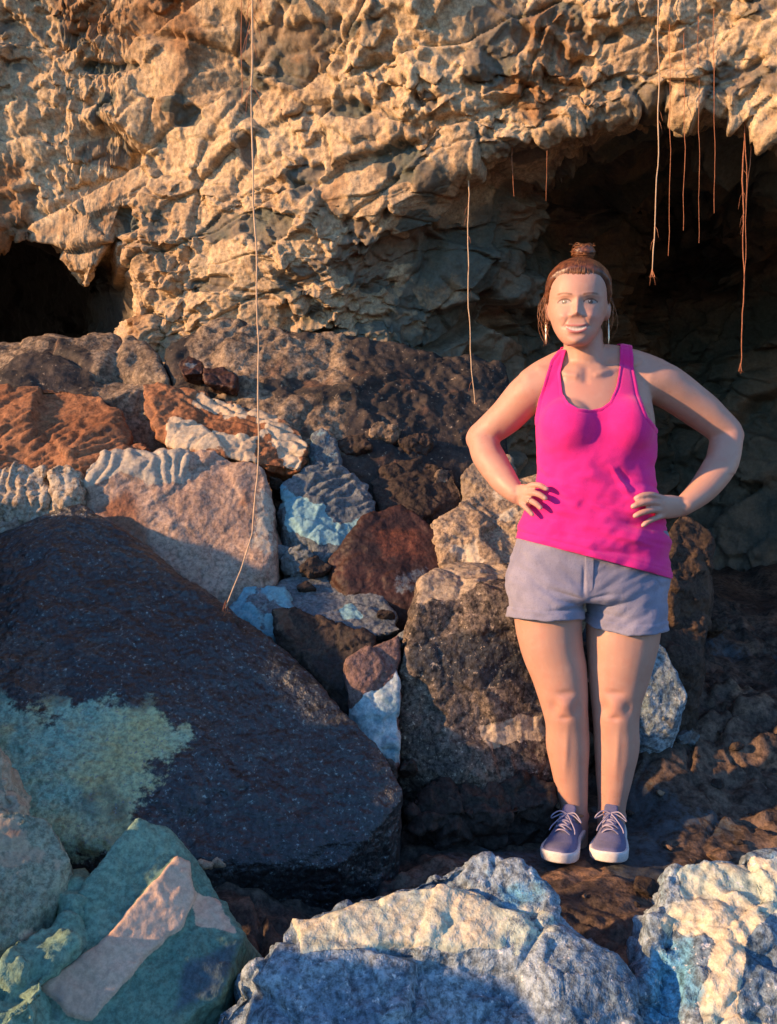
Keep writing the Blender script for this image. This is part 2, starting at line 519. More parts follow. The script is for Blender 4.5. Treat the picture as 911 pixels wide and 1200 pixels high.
# ------------------------------------------------------------------ floor
def axis(segs):
    out = []
    for a, b, s in segs:
        out += list(np.arange(a, b, s))
    out.append(segs[-1][1])
    return np.array(out)
fx = axis([(-80, -20, 12), (-20, -4, 1.2), (-4, -1.6, 0.08), (-1.6, -0.3, 0.03), (-0.3, 1.7, 0.009), (1.7, 3, 0.05), (3, 8, 0.4), (8, 80, 9)])
fy = axis([(-90, -12, 10), (-12, -1, 0.6), (-1, 1.25, 0.05), (1.25, 3.0, 0.009), (3.0, 4.2, 0.03), (4.2, 8.0, 0.12)])
X, Yy = np.meshgrid(fx, fy)
V = np.stack([X.ravel(), Yy.ravel(), np.zeros(X.size)], 1).astype(np.float32)
inner = (1 - sstep(3.0, 9.0, np.abs(V[:, 0]))) * sstep(-9, 0.5, V[:, 1])
f1, f2, idw = worley(V * 4.5 + 3, 55)
g1, g2, idg = worley(V * 19 + 3, 57)
stand = sstep(0.28, 0.55, np.hypot((V[:, 0] - 0.585), (V[:, 1] - 2.2)))       # trodden level spot under the shoes
z = 0.075 * fbm(V * 2.3, 4, seed=3) + 0.05 * (idw - 0.5) * sstep(0, .25, f2 - f1) - 0.03 * (1 - sstep(0, .09, f2 - f1)) \
    + 0.03 * (0.55 - g1) + 0.022 * fbm(V * 14, 4, seed=8)
z = z * (0.25 + 0.75 * stand) * inner
z += 0.30 * sstep(2.6, 5.0, V[:, 1]) + 0.24 * sstep(0.62, 0.85, V[:, 0] + .15 * fbm(V * 3, 2, seed=44)) * sstep(2.2, 2.75, V[:, 1])
z -= 0.012
z += (1 - inner) * 0.4 * fbm(V * 0.13, 3, seed=5)
V[:, 2] = z
n0, n1 = len(fy), len(fx)
ids = np.arange(n0 * n1).reshape(n0, n1)
Fq = np.stack([ids[:-1, :-1], ids[:-1, 1:], ids[1:, 1:], ids[1:, :-1]], -1).reshape(-1, 4)
me = np_mesh('cave_floor', V, Fq)
attr(me, 'mB', sstep(0.1, 0.6, fbm(V * 2.0, 3, seed=15)) * 0.6)
attr(me, 'mC', sstep(0.15, 0.7, fbm(V * 5.0, 3, seed=19)) * 0.75)
fl = link('cave_floor', me, M['floor'], origin=(0, 0, 0))
tag(fl, 'dark brown rubbly lava floor of the cave', None, kind='structure')

# ------------------------------------------------------------------ rocks
def rock(name, label, cat, mat, pts, off=(0.03, 0.30, -0.25), shrink=0.85, vox=0.009, amp=1.0, group=None,
         extra=None, patches=(), ropes=None, base=0.0, mBf=None, mCf=None, rnd=3, seed=None, chunk=1.0, fscale=1.0):
    """a boulder: hull of its front corners (photo position + its own distance) and the corners of its far side"""
    front = np.array([at(*q) for q in pts])
    cen = front.mean(0)
    back = cen + (front - cen) * shrink + np.array(off)
    if base is not None:
        low = front[front[:, 2] < np.percentile(front[:, 2], 45)]
        foot = low.copy(); foot[:, 2] = np.minimum(low[:, 2] - 0.05, base - 0.06); foot[:, 1] += 0.06
        bfoot = foot + np.array((0, max(off[1], .15), 0))
        allp = np.concatenate([front, back, foot, bfoot])
    else:
        allp = np.concatenate([front, back])
    bm = bmesh.new()
    hulls = [allp] + ([np.array([at(*q) for q in e]) for e in extra] if extra else [])
    for i, hp in enumerate(hulls):
        if i > 0:
            hp = np.concatenate([hp, hp + np.array((0.01, 0.10, -0.06))])
        vs = [bm.verts.new(Vector(q)) for q in hp]
        r = bmesh.ops.convex_hull(bm, input=vs)
        dl = [g for g in r['geom_interior'] + r['geom_unused'] if isinstance(g, bmesh.types.BMVert)]
        bmesh.ops.delete(bm, geom=list(set(dl)), context='VERTS')
    me = bpy.data.meshes.new('h')
    bm.to_mesh(me); bm.free()
    me = remesh(me, vox)
    V = get_v(me); E = get_e(me)
    V = lap(V, E, rnd * 2)
    set_v(me, V)
    N = get_n(me)
    sd = (hash_name(label) if seed is None else seed)
    P = V + np.array((sd * 1.37 % 17, sd * 2.11 % 13, sd * 0.77 % 11))
    size = float(np.ptp(front, axis=0).max())
    k = 1.0 / max(size, 0.12)
    c1, k1, _i = facet(P * (2.6 * k + 0.8), sd, 0.9, 0.12)
    c2, k2, _i = facet(P * (8 * k + 2), sd + 3, 1.0, 0.15)
    A = min(size, 0.8)
    d = A * amp * (0.06 * fbm(P * (1.6 * k + 0.6), 3, seed=sd) + chunk * 0.045 * c1 - chunk * 0.012 * k1 + chunk * 0.020 * c2 - chunk * .004 * k2)
    rgh = sstep(-.3, .4, fbm(P * (3 * k + 1), 2, seed=sd + 31))
    d += fscale * (0.0045 * fbm(P * 20, 3, seed=sd + 2, gain=.6) * (.4 + rgh) + 0.0022 * fbm(P * 55, 2, seed=sd + 4) * rgh)
    u, v = pix(V)
    nz = fbm(P * 14, 3, seed=sd + 9)
    mB = np.zeros(len(V)); mC = np.zeros(len(V))
    face = sstep(-0.1, 0.25, -N[:, 1] + 0.6 * N[:, 2])
    for pt in patches:
        sdist = poly_sd(pt['poly'], u, v) + nz * pt.get('rag', 6)
        mk = sstep(-pt.get('soft', 4), pt.get('soft', 4), sdist) * face
        if pt.get('ch', 'B') == 'B': mB = np.maximum(mB, mk * pt.get('w', 1.0))
        else: mC = np.maximum(mC, mk * pt.get('w', 1.0))
        d = d * (1 - pt.get('flat', 0.0) * mk) + mk * pt.get('h', 0.0)
    if ropes:
        for rp in ropes:
            a = rp['dir']
            c = (u * a[0] + v * a[1]) / rp['w'] + 1.6 * fbm(P * 5, 3, seed=sd + 12)
            m = sstep(-4, 10, poly_sd(rp['poly'], u, v)) if 'poly' in rp else 1.0
            d = d + m * rp['h'] * (np.abs(np.sin(c * math.pi)) - 0.5)
            if rp.get('c'): mC = np.maximum(mC, m * rp['c'] * (1 - sstep(0.0, 0.45, np.abs(np.sin(c * math.pi)))))
    mC = np.maximum(mC, 0.55 * sstep(.25, .8, fbm(P * 5.5, 4, seed=sd + 41)))
    if mBf is not None: mB = np.maximum(mB, mBf(V, N, P, u, v))
    if mCf is not None: mC = np.maximum(mC, mCf(V, N, P, u, v))
    set_v(me, V + N * d[:, None])
    attr(me, 'mB', mB); attr(me, 'mC', mC)
    ob = link(name, me, M[mat])
    tag(ob, label, cat, group)
    return ob

def hash_name(s):
    h = 7
    for ch in s: h = (h * 31 + ord(ch)) % 9973
    return h % 997

low_frac = lambda a, b: (lambda V, N, P, u, v: sstep(a, b, v) * 0.8)
noiseB = lambda lo, hi, sc, w=1.0: (lambda V, N, P, u, v: sstep(lo, hi, fbm(P * sc, 4, seed=61)) * w)

# far ledges
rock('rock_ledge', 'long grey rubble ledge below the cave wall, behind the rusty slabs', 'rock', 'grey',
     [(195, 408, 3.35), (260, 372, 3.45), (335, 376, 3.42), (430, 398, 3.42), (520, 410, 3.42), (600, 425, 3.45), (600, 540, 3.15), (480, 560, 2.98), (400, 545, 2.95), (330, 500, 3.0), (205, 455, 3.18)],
     off=(0, .5, -.3), vox=0.011, amp=1.0, chunk=.75, fscale=2.4, mBf=lambda V, N, P, u, v: np.maximum(sstep(.0, .5, fbm(P * 4, 4, seed=61)) * .8, sstep(370, 440, u) * .95), mCf=noiseB(.2, .8, 3, .6))  # right part darkened by colour in place of shade
rock('rock_ledge', 'low dim ledge at the mouth of the black side tunnel', 'rock', 'grey',
     [(-150, 410, 3.6), (0, 402, 3.7), (110, 395, 3.6), (172, 402, 3.4), (200, 440, 3.2), (100, 470, 3.1), (-150, 470, 3.1)],
     off=(0, .5, -.3), vox=0.012, amp=1.0, mBf=noiseB(-.1, .4, 3, .8))
rock('boulder', 'rounded rust orange boulder with wrinkled ropey skin below the side tunnel', 'boulder', 'rust',
     [(-90, 455, 3.05), (60, 446, 3.12), (120, 460, 3.08), (158, 505, 2.98), (150, 530, 2.88), (100, 547, 2.83), (0, 552, 2.8), (-90, 548, 2.8)],
     off=(0, .45, -.2), vox=0.009, amp=0.8, ropes=[dict(dir=(.5, 1.0), w=9, h=.010, c=.5, poly=[(-90, 490), (60, 480), (150, 510), (150, 560), (-90, 560)])])
rock('slab', 'tilted slab, rust orange at one end and cream along its broken edge', 'slab', 'rust',
     [(165, 446, 3.1), (215, 450, 3.12), (300, 478, 3.06), (352, 503, 3.0), (364, 522, 2.93), (350, 552, 2.86), (310, 545, 2.85), (250, 532, 2.86), (195, 520, 2.9), (168, 485, 3.0)],
     off=(.02, .25, -.12), vox=0.006, amp=0.7, base=None,
     patches=[dict(poly=[(195, 492), (215, 490), (250, 505), (300, 515), (300, 540), (240, 530), (200, 520)], w=1.0, h=.006),
              dict(poly=[(220, 450), (300, 478), (360, 510), (350, 555), (310, 505), (230, 470)], w=.75, rag=14)],
     ropes=[dict(dir=(-.45, 1.0), w=9, h=.012, c=.6, poly=[(200, 440), (370, 490), (370, 560), (320, 520), (210, 475)])])
rock('rock', 'small red brown stone sitting on the grey ledge above the rusty slab', 'rock', 'maroon',
     [(206, 425, 3.15), (220, 417, 3.17), (238, 422, 3.16), (240, 438, 3.12), (215, 440, 3.1)], off=(0, .08, -.03), vox=0.005, base=None,
     patches=[dict(poly=[(215, 425), (232, 424), (230, 436), (218, 436)], w=.8)])
rock('rock', 'small flat purple brown stone beside the red brown stone on the ledge', 'rock', 'maroon',
     [(238, 430, 3.12), (262, 428, 3.14), (278, 440, 3.12), (276, 455, 3.08), (240, 448, 3.08)], off=(0, .1, -.03), vox=0.005, base=None)
rock('rock', 'pale ropey crust chunk at the foot of the rust orange boulder', 'rock', 'tan',
     [(-30, 552, 2.74), (10, 544, 2.76), (52, 547, 2.76), (55, 578, 2.7), (20, 586, 2.68), (-30, 588, 2.68)], off=(0, .15, -.05), vox=0.006,
     ropes=[dict(dir=(1, .2), w=15, h=.009)], mBf=lambda V, N, P, u, v: 0 * u + .5)
rock('rock', 'small pale crust knob between orange boulder and pinkish block', 'rock', 'tan',
     [(57, 550, 2.74), (75, 543, 2.76), (94, 550, 2.76), (95, 575, 2.7), (75, 584, 2.68), (57, 580, 2.7)], off=(0, .15, -.05), vox=0.006,
     ropes=[dict(dir=(1, .2), w=13, h=.008)], mBf=lambda V, N, P, u, v: 0 * u + .5)
rock('rock', 'small pinkish brown stone wedged above the dark slab', 'rock', 'pink',
     [(-30, 580, 2.72), (10, 573, 2.74), (32, 590, 2.72), (25, 612, 2.68), (-30, 625, 2.66)], off=(0, .15, -.05), vox=0.006)
rock('boulder', 'pinkish tan block with a ribbed crust along its top', 'boulder', 'pink',
     [(98, 552, 2.76), (118, 530, 2.8), (180, 527, 2.84), (250, 526, 2.86), (310, 548, 2.82), (327, 600, 2.78), (322, 660, 2.68), (290, 680, 2.64), (240, 697, 2.62), (180, 655, 2.66), (110, 610, 2.7)],
     off=(.03, .3, -.2), vox=0.007, amp=0.6, chunk=0.5,
     patches=[dict(poly=[(96, 540), (120, 527), (222, 527), (222, 562), (190, 568), (140, 560), (100, 575)], w=.8, h=.008),
              dict(poly=[(105, 590), (150, 570), (170, 600), (180, 650), (130, 620)], ch='C', w=.8, soft=14),
              dict(poly=[(300, 560), (330, 590), (325, 665), (290, 640)], ch='B', w=.6, soft=12)],
     ropes=[dict(dir=(1, .25), w=17, h=.011, poly=[(96, 525), (225, 525), (225, 566), (96, 575)])])
rock('rock', 'blue grey ropey lava lump with a turquoise underside', 'rock', 'bluegrey',
     [(328, 570, 2.86), (372, 537, 2.92), (430, 562, 2.92), (440, 595, 2.86), (412, 640, 2.76), (372, 635, 2.74), (335, 602, 2.8)], off=(.02, .25, -.15), vox=0.006,
     amp=.8, ropes=[dict(dir=(.35, 1), w=12, h=.016, poly=[(360, 535), (440, 560), (440, 600), (360, 590)])],
     patches=[dict(poly=[(325, 575), (350, 580), (400, 612), (435, 605), (415, 650), (340, 625)], w=.95, rag=10)])
rock('rock', 'small dull blue stone behind the ropey turquoise lump', 'rock', 'bluegrey',
     [(362, 510, 2.98), (378, 500, 3.0), (395, 515, 2.98), (400, 540, 2.94), (370, 545, 2.92)], off=(0, .12, -.05), vox=0.006, mBf=lambda V, N, P, u, v: 0 * u + .4)
rock('boulder', 'smooth dark red brown boulder at the back of the gap', 'boulder', 'maroon',
     [(383, 655, 2.72), (425, 602, 2.78), (470, 588, 2.82), (515, 622, 2.78), (522, 660, 2.72), (490, 708, 2.64), (450, 705, 2.64), (400, 685, 2.66)], off=(.02, .25, -.2), vox=0.007, amp=.6, chunk=.5,
     patches=[dict(poly=[(440, 620), (490, 620), (500, 650), (450, 660)], ch='C', w=.9, soft=14), dict(poly=[(455, 670), (510, 650), (500, 700), (460, 700)], w=.5, soft=12)])
rock('rock', 'dark stone lying in the gloom above the red brown boulder', 'rock', 'brown',
     [(430, 560, 2.98), (470, 535, 3.04), (530, 545, 3.0), (550, 585, 2.94), (500, 605, 2.88), (445, 600, 2.88)], off=(0, .2, -.1), vox=0.008)
rock('boulder', 'cream tan boulder behind the woman\'s hip', 'boulder', 'tan',
     [(503, 612, 2.78), (545, 580, 2.86), (590, 556, 2.92), (660, 555, 2.95), (690, 640, 2.82), (640, 672, 2.72), (560, 664, 2.7), (520, 648, 2.72)], off=(.02, .3, -.2), vox=0.007, amp=.9,
     mBf=noiseB(.1, .6, 6, .8))
rock('rock', 'knobbly grey stone balanced between ledge and cream tan boulder', 'rock', 'tan',
     [(540, 555, 2.95), (560, 535, 3.0), (600, 530, 3.0), (610, 560, 2.95), (570, 580, 2.9)], off=(0, .15, -.1), vox=0.007, mCf=lambda V, N, P, u, v: 0 * u + .5)
rock('rock', 'flat greenish grey rock on top of the dark wedge', 'rock', 'bluegrey',
     [(308, 692, 2.66), (350, 671, 2.76), (420, 675, 2.76), (455, 700, 2.66), (472, 738, 2.5), (440, 748, 2.48), (380, 722, 2.56), (320, 706, 2.6)], off=(.0, .2, -.08), vox=0.006, amp=.5, base=None,
     patches=[dict(poly=[(388, 715), (410, 708), (425, 720), (405, 725)], ch='B', w=.8)], mCf=lambda V, N, P, u, v: 0 * u + .2)
rock('rock', 'small powder blue rock above the edge of the dark slab', 'rock', 'bluegrey',
     [(265, 716, 2.56), (285, 686, 2.62), (338, 688, 2.64), (344, 712, 2.58), (330, 742, 2.5), (300, 738, 2.5)], off=(.0, .15, -.1), vox=0.006, mBf=noiseB(-.6, .1, 5))
rock('rock', 'dark broken wedge under the flat greenish rock', 'rock', 'brown',
     [(318, 714, 2.5), (345, 705, 2.52), (400, 728, 2.5), (442, 748, 2.44), (425, 790, 2.38), (410, 826, 2.33), (370, 792, 2.38), (330, 738, 2.46)], off=(.02, .2, -.12), vox=0.006,
     patches=[dict(poly=[(320, 715), (340, 712), (345, 735), (328, 738)], w=1), dict(poly=[(355, 760), (410, 765), (410, 825), (375, 795)], ch='C', w=.6)])
rock('rock', 'mauve block whose lower half is crusted turquoise white', 'rock', 'mauve',
     [(405, 772, 2.35), (438, 753, 2.4), (469, 743, 2.42), (470, 830, 2.3), (466, 892, 2.24), (440, 875, 2.25), (405, 830, 2.31)], off=(.0, .2, -.1), vox=0.006, amp=.7,
     patches=[dict(poly=[(395, 835), (430, 810), (475, 785), (475, 900), (400, 880)], w=1.0, rag=8)])
rock('boulder', 'tall squarish block with a pale top and dark speckled face', 'boulder', 'block',
     [(495, 680, 2.50), (488, 712, 2.42), (600, 700, 2.44), (530, 660, 2.66), (620, 662, 2.68), (650, 700, 2.56), (655, 800, 2.44), (655, 905, 2.36), (560, 912, 2.3), (500, 908, 2.32), (470, 885, 2.34), (466, 805, 2.4), (484, 722, 2.48)], off=(.03, .3, -.1), vox=0.007, amp=.7,
     patches=[dict(poly=[(490, 665), (560, 655), (610, 670), (560, 690), (520, 705), (490, 710)], w=1, soft=8),
              dict(poly=[(560, 850), (640, 830), (650, 860), (580, 880)], w=.7, rag=12), dict(poly=[(480, 735), (640, 745), (650, 795), (560, 805), (480, 800)], ch='C', w=.75, soft=14, rag=16)])
rock('rock', 'low dark shelf stone at the foot of the tall block', 'rock', 'brown',
     [(482, 930, 2.26), (520, 914, 2.3), (640, 916, 2.32), (645, 940, 2.26), (600, 952, 2.22), (485, 955, 2.2)], off=(0, .15, -.06), vox=0.006, amp=1.5, chunk=1.6, fscale=1.6, patches=[dict(poly=[(495, 915), (640, 910), (640, 935), (500, 935)], w=.35, rag=14)], mCf=lambda V, N, P, u, v: 0 * u + .35)
rock('rock', 'white pointed stone standing beside the woman\'s calf', 'rock', 'bluewhite',
     [(770, 750, 2.60), (780, 757, 2.59), (807, 812, 2.55), (790, 845, 2.53), (762, 862, 2.52), (745, 840, 2.53), (748, 790, 2.56)], off=(.0, .10, -.03), base=.2, vox=0.006, amp=.6, chunk=.5,
     mBf=lambda V, N, P, u, v: 0 * u + .0, mCf=None)
rock('rock', 'dark brown jagged stone behind the woman\'s left hip', 'rock', 'brown',
     [(770, 640, 2.75), (800, 595, 2.85), (838, 622, 2.8), (832, 662, 2.74), (790, 700, 2.68), (760, 690, 2.7)], off=(.02, .2, -.1), vox=0.007, base=.34, mBf=noiseB(0, .5, 8, .8))
rock('rock', 'low dark stone behind the white pointed stone', 'rock', 'brown',
     [(765, 720, 2.72), (800, 705, 2.76), (828, 720, 2.74), (820, 775, 2.66), (770, 790, 2.62)], off=(.02, .2, -.1), vox=0.008)
rock('boulder', 'large sloping slab of dark speckled lava with a teal mineral patch', 'slab', 'slab',
     [(95, 590, 2.66), (15, 618, 2.66), (-90, 655, 2.58), (-90, 920, 1.9), (60, 985, 1.86), (200, 1010, 1.86), (300, 1034, 1.9), (400, 1016, 1.93), (455, 964, 2.0), (476, 925, 2.06), (440, 866, 2.15), (345, 770, 2.34), (240, 688, 2.5), (165, 636, 2.62)],
     off=(.02, .22, -.22), vox=0.0075, amp=.45, chunk=.5, rnd=2,
     patches=[dict(poly=[(-40, 790), (20, 826), (110, 822), (185, 828), (215, 862), (190, 900), (165, 935), (175, 1000), (60, 1000), (-40, 940)], w=1.0, soft=42, rag=24, flat=.7),
              dict(poly=[(20, 600), (95, 585), (250, 690), (220, 700), (120, 640), (60, 630)], ch='C', w=.55, soft=12, rag=20),
              dict(poly=[(-40, 730), (60, 740), (100, 820), (30, 830), (-40, 800)], ch='C', w=.6, soft=16, rag=20)])
rock('rock', 'craggy cream rock against the teal mineral patch of the dark slab', 'rock', 'olive',
     [(-120, 740, 1.82), (-55, 765, 1.84), (-30, 815, 1.8), (-15, 870, 1.72), (28, 938, 1.66), (0, 955, 1.62), (-120, 960, 1.58)], off=(-.06, .10, -.1), vox=0.006, amp=1.1, mBf=lambda V, N, P, u, v: 0 * u + .6)
rock('rock', 'rounded grey green rock beside the striped teal plate', 'rock', 'olive',
     [(15, 948, 1.52), (55, 953, 1.54), (84, 1005, 1.52), (62, 1048, 1.47), (0, 1110, 1.38), (-70, 1130, 1.33), (-70, 950, 1.48)], off=(-.02, .12, -.1), vox=0.006, amp=.8, chunk=.6,
     mBf=noiseB(-.2, .5, 7, .7))
rock('slab', 'teal green plate crossed by a broad cream stripe', 'slab', 'plate',
     [(160, 958, 1.62), (195, 968, 1.64), (215, 990, 1.64), (245, 1022, 1.62), (286, 1095, 1.54), (262, 1165, 1.45), (225, 1188, 1.42), (120, 1260, 1.32), (20, 1240, 1.32), (30, 1150, 1.38), (90, 1045, 1.5)],
     off=(.0, .12, -.14), vox=0.005, amp=.5, chunk=.5, rnd=1,
     patches=[dict(poly=[(205, 1003), (222, 1012), (228, 1050), (215, 1085), (165, 1130), (110, 1200), (80, 1190), (45, 1158), (120, 1105), (160, 1060)], w=1.0, h=.014, soft=3, rag=5, flat=.4),
              dict(poly=[(225, 1040), (255, 1050), (280, 1095), (230, 1085)], w=.8, soft=5), dict(poly=[(250, 1110), (285, 1100), (260, 1170), (200, 1190), (215, 1130)], ch='C', w=.8, soft=12)])
rock('rock', 'crumbly teal rubble under the striped plate', 'rock', 'plate',
     [(-40, 1120, 1.36), (30, 1075, 1.46), (95, 1035, 1.56), (80, 1100, 1.42), (40, 1180, 1.3), (-40, 1230, 1.24)], off=(-.02, .1, -.1), vox=0.006, amp=1.4, chunk=1.6)
rock('boulder', 'blue white crusted block with a cream ledge and a split corner', 'boulder', 'bluewhite',
     [(345, 1082, 1.5), (395, 1072, 1.53), (450, 1048, 1.57), (500, 1018, 1.6), (545, 998, 1.62), (608, 1008, 1.6), (640, 1040, 1.56), (690, 1100, 1.48), (736, 1152, 1.42), (736, 1230, 1.36), (600, 1230, 1.32), (420, 1230, 1.32), (330, 1230, 1.33), (300, 1130, 1.42)],
     extra=[[(245, 1185, 1.42), (290, 1132, 1.46), (340, 1100, 1.48), (360, 1140, 1.42), (380, 1240, 1.34), (240, 1240, 1.38)]],
     off=(.0, .14, -.2), vox=0.0055, amp=.75, chunk=1.35, rnd=1, base=-.05, fscale=1.5,
     patches=[dict(poly=[(345, 1085), (400, 1075), (470, 1045), (520, 1035), (570, 1050), (592, 1085), (590, 1118), (480, 1110), (410, 1118), (355, 1122)], w=1.0, h=.016, soft=3, rag=6, flat=.65),
              dict(poly=[(540, 1060), (600, 1040), (640, 1060), (650, 1100), (600, 1125), (585, 1080)], w=.5, rag=12),
              dict(poly=[(570, 1030), (640, 1035), (640, 1065), (590, 1070)], ch='C', w=.8, soft=16, rag=20)])
rock('boulder', 'pale knobbly block with a blue hollow, beyond the crack from the split block', 'boulder', 'bluewhite',
     [(790, 1012, 1.58), (835, 1010, 1.6), (872, 1028, 1.58), (895, 1012, 1.6), (930, 992, 1.62), (1010, 990, 1.6), (1010, 1240, 1.35), (850, 1240, 1.33), (742, 1240, 1.36), (742, 1165, 1.42), (765, 1085, 1.5)],
     off=(.0, .14, -.2), vox=0.0055, amp=.85, chunk=1.35, rnd=1, base=-.05, fscale=1.8,
     patches=[dict(poly=[(790, 1012), (930, 1000), (930, 1060), (880, 1100), (860, 1200), (930, 1200), (930, 1250), (820, 1250), (830, 1100), (770, 1090)], w=.75, rag=16, soft=8),
              dict(poly=[(750, 1100), (812, 1095), (825, 1130), (800, 1200), (745, 1200)], ch='C', w=.9, soft=18, rag=24, h=-.015)])
# broken rubble wedged in the gaps, and loose stones on the floor
gaps = [(345, 655, 2.72, 24, 'bluegrey'), (372, 662, 2.70, 18, 'brown'), (405, 575, 2.9, 16, 'maroon'), (330, 648, 2.74, 15, 'bluegrey'), (452, 722, 2.56, 13, 'brown'), (478, 745, 2.5, 12, 'bluegrey'), (475, 640, 2.8, 14, 'maroon'),
        (533, 642, 2.74, 16, 'tan'), (548, 598, 2.86, 15, 'grey'), (390, 560, 2.96, 14, 'grey'), (415, 520, 3.0, 20, 'brown'), (450, 505, 3.06, 18, 'grey'), (490, 520, 3.06, 22, 'brown'), (520, 560, 3.0, 16, 'grey'),
        (160, 525, 2.92, 12, 'rust'), (325, 565, 2.9, 13, 'brown'), (20, 600, 2.72, 14, 'pink'), (360, 690, 2.66, 12, 'brown'), (300, 1040, 1.98, 14, 'brown'), (330, 1020, 2.02, 11, 'bluegrey'), (480, 900, 2.26, 12, 'brown'),
        (492, 715, 2.5, 10, 'tan'), (812, 700, 2.8, 14, 'brown'), (840, 730, 2.85, 16, 'brown'), (785, 850, 2.55, 14, 'bluegrey'), (808, 862, 2.6, 16, 'bluegrey'), (255, 1010, 1.9, 12, 'tan'), (240, 1012, 1.86, 9, 'tan')]
rgr = random.Random(12)
gap_labels = ['blue grey stone at the foot of the pinkish block',
              'dark stone tucked under the ropey turquoise lump',
              'red brown chip behind the ropey turquoise lump',
              'blue grey chip against the side of the pinkish block',
              'dark chip between the flat greenish rock and the tall block',
              'blue grey chip in the slot beside the mauve block',
              'red brown chip against the cream tan boulder',
              'tan stone leaning on the cream tan boulder',
              'grey stone on top of the cream tan boulder',
              'grey stone behind the ropey turquoise lump, under the ledge',
              'dark stone on the foot of the grey ledge, beside a dull blue stone',
              'grey stone high on the gloomy side of the ledge',
              'dark flat stone lying on the gloomy ledge', "grey stone in the gloom beside the woman's right elbow", 'rust chip between the orange boulder and the rusty slab',
              'dark chip under the nose of the rusty slab',
              'pinkish chip on the crest of the dark slab',
              'dark chip on the back of the flat greenish rock',
              'dark stone at the bottom tip of the dark slab',
              'blue grey stone in the hole under the dark slab',
              'dark chip at the foot of the mauve block',
              'tan chip on the front edge of the tall block',
              'dark stone leaning on the brown jagged stone',
              'dark stone on the floor behind the brown jagged stone',
              'blue grey stone at the foot of the white pointed stone',
              'blue grey stone on the floor next to the white pointed stone',
              'tan stone at the corner of the striped plate',
              'smallest tan chip at the corner of the striped plate']
for gi, (gu, gv, gY, gr, gm) in enumerate(gaps):
    pts_ = []
    n_ = rgr.choice((5, 6, 7))
    for q in range(n_):
        an = 6.283 * q / n_ + rgr.uniform(-.35, .35)
        rr = gr * rgr.uniform(.7, 1.15)
        pts_.append((gu + rr * 1.15 * math.cos(an), gv + rr * .8 * math.sin(an), gY + rgr.uniform(-.03, .03)))
    rock('stone', gap_labels[gi], 'stone', gm, pts_, off=(0, .08, -.04), vox=0.005, base=None, amp=1.2, chunk=1.2, group='broken stones between the big rocks', seed=100 + gi)
Zf = z.reshape(n0, n1)
def floor_z(x_, y_):
    i_ = int(np.clip(np.searchsorted(fx, x_), 0, n1 - 1)); j_ = int(np.clip(np.searchsorted(fy, y_), 0, n0 - 1))
    return float(Zf[j_, i_])
protos = []
for k in range(5):
    bm = bmesh.new()
    for q in range(14):
        d_ = Vector((rgr.gauss(0, 1), rgr.gauss(0, 1), rgr.gauss(0, .8))).normalized()
        bm.verts.new(Vector((d_.x, d_.y * .8, d_.z * .6)) * rgr.uniform(.85, 1.1))
    r_ = bmesh.ops.convex_hull(bm, input=bm.verts[:])
    bmesh.ops.delete(bm, geom=list({g_ for g_ in r_['geom_interior'] + r_['geom_unused'] if isinstance(g_, bmesh.types.BMVert)}), context='VERTS')
    bmesh.ops.bevel(bm, geom=bm.edges[:], offset=.08, segments=1, affect='EDGES')
    bmesh.ops.subdivide_edges(bm, edges=bm.edges[:], cuts=1, use_grid_fill=True)
    mp = bpy.data.meshes.new('floor_stone')
    bm.to_mesh(mp); bm.free()
    Vp = get_v(mp); set_v(mp, Vp * (1 + .10 * fbm(Vp * 2.3, 3, seed=k))[:, None])
    attr(mp, 'mB', np.zeros(len(Vp))); attr(mp, 'mC', .4 * np.ones(len(Vp)))
    mp.materials.append(M[('brown', 'floor', 'brown', 'floor', 'grey')[k]])
    protos.append(mp)
for k in range(70):
    for _t in range(30):
        x_, y_ = rgr.uniform(.12, 1.35), rgr.uniform(1.65, 2.9)
        if math.hypot((x_ - .53) / .19, (y_ - 2.23) / .24) > 1 and not (x_ < .45 and y_ > 2.25): break
    sz = rgr.uniform(.008, .022) if k > 12 else rgr.uniform(.022, .045)
    ob = bpy.data.objects.new('floor_stone', protos[k % 5]); COL.objects.link(ob)
    ob.scale = (sz, sz, sz); ob.rotation_euler = (rgr.uniform(-.3, .3), rgr.uniform(-.3, .3), rgr.uniform(0, 6.28))
    ob.location = (x_, y_, floor_z(x_, y_) + sz * .3)
    tag(ob, 'small loose stone lying on the dark cave floor around the woman', 'stone', 'loose stones on the cave floor')
# unseen boulders out of view on the left, added to shade slab and foreground
rock('boulder', 'hulking dark boulder at the cave mouth beside the dark slab', 'boulder', 'brown',  # added out of view, shaped to shade the dark slab
     [(-160, 528, 2.35), (-150, 615, 2.05), (-420, 500, 2.4), (-700, 540, 2.3), (-900, 900, 1.6), (-700, 1100, 1.3), (-350, 1000, 1.5), (-180, 780, 1.75)],
     off=(-.1, .5, -.1), vox=0.02, amp=.8)

rock('boulder', 'low dark boulder at the cave mouth, nearer the daylight than the hulking one', 'boulder', 'brown',  # added out of view to shade the foreground blocks
     [(-400, 1060, 1.0), (-620, 1020, 0.95), (-1100, 1080, 0.8), (-1300, 1500, 0.7), (-900, 1800, 0.6), (-500, 1600, 0.75), (-330, 1250, 0.95)],
     off=(-.05, .2, -.05), vox=0.02, amp=.8)

# ------------------------------------------------------------------ the woman
Y0 = 2.28
PX = Y0 / FPX
def B(u, v, dy=0.0):
    return at(u, v, Y0 + dy)

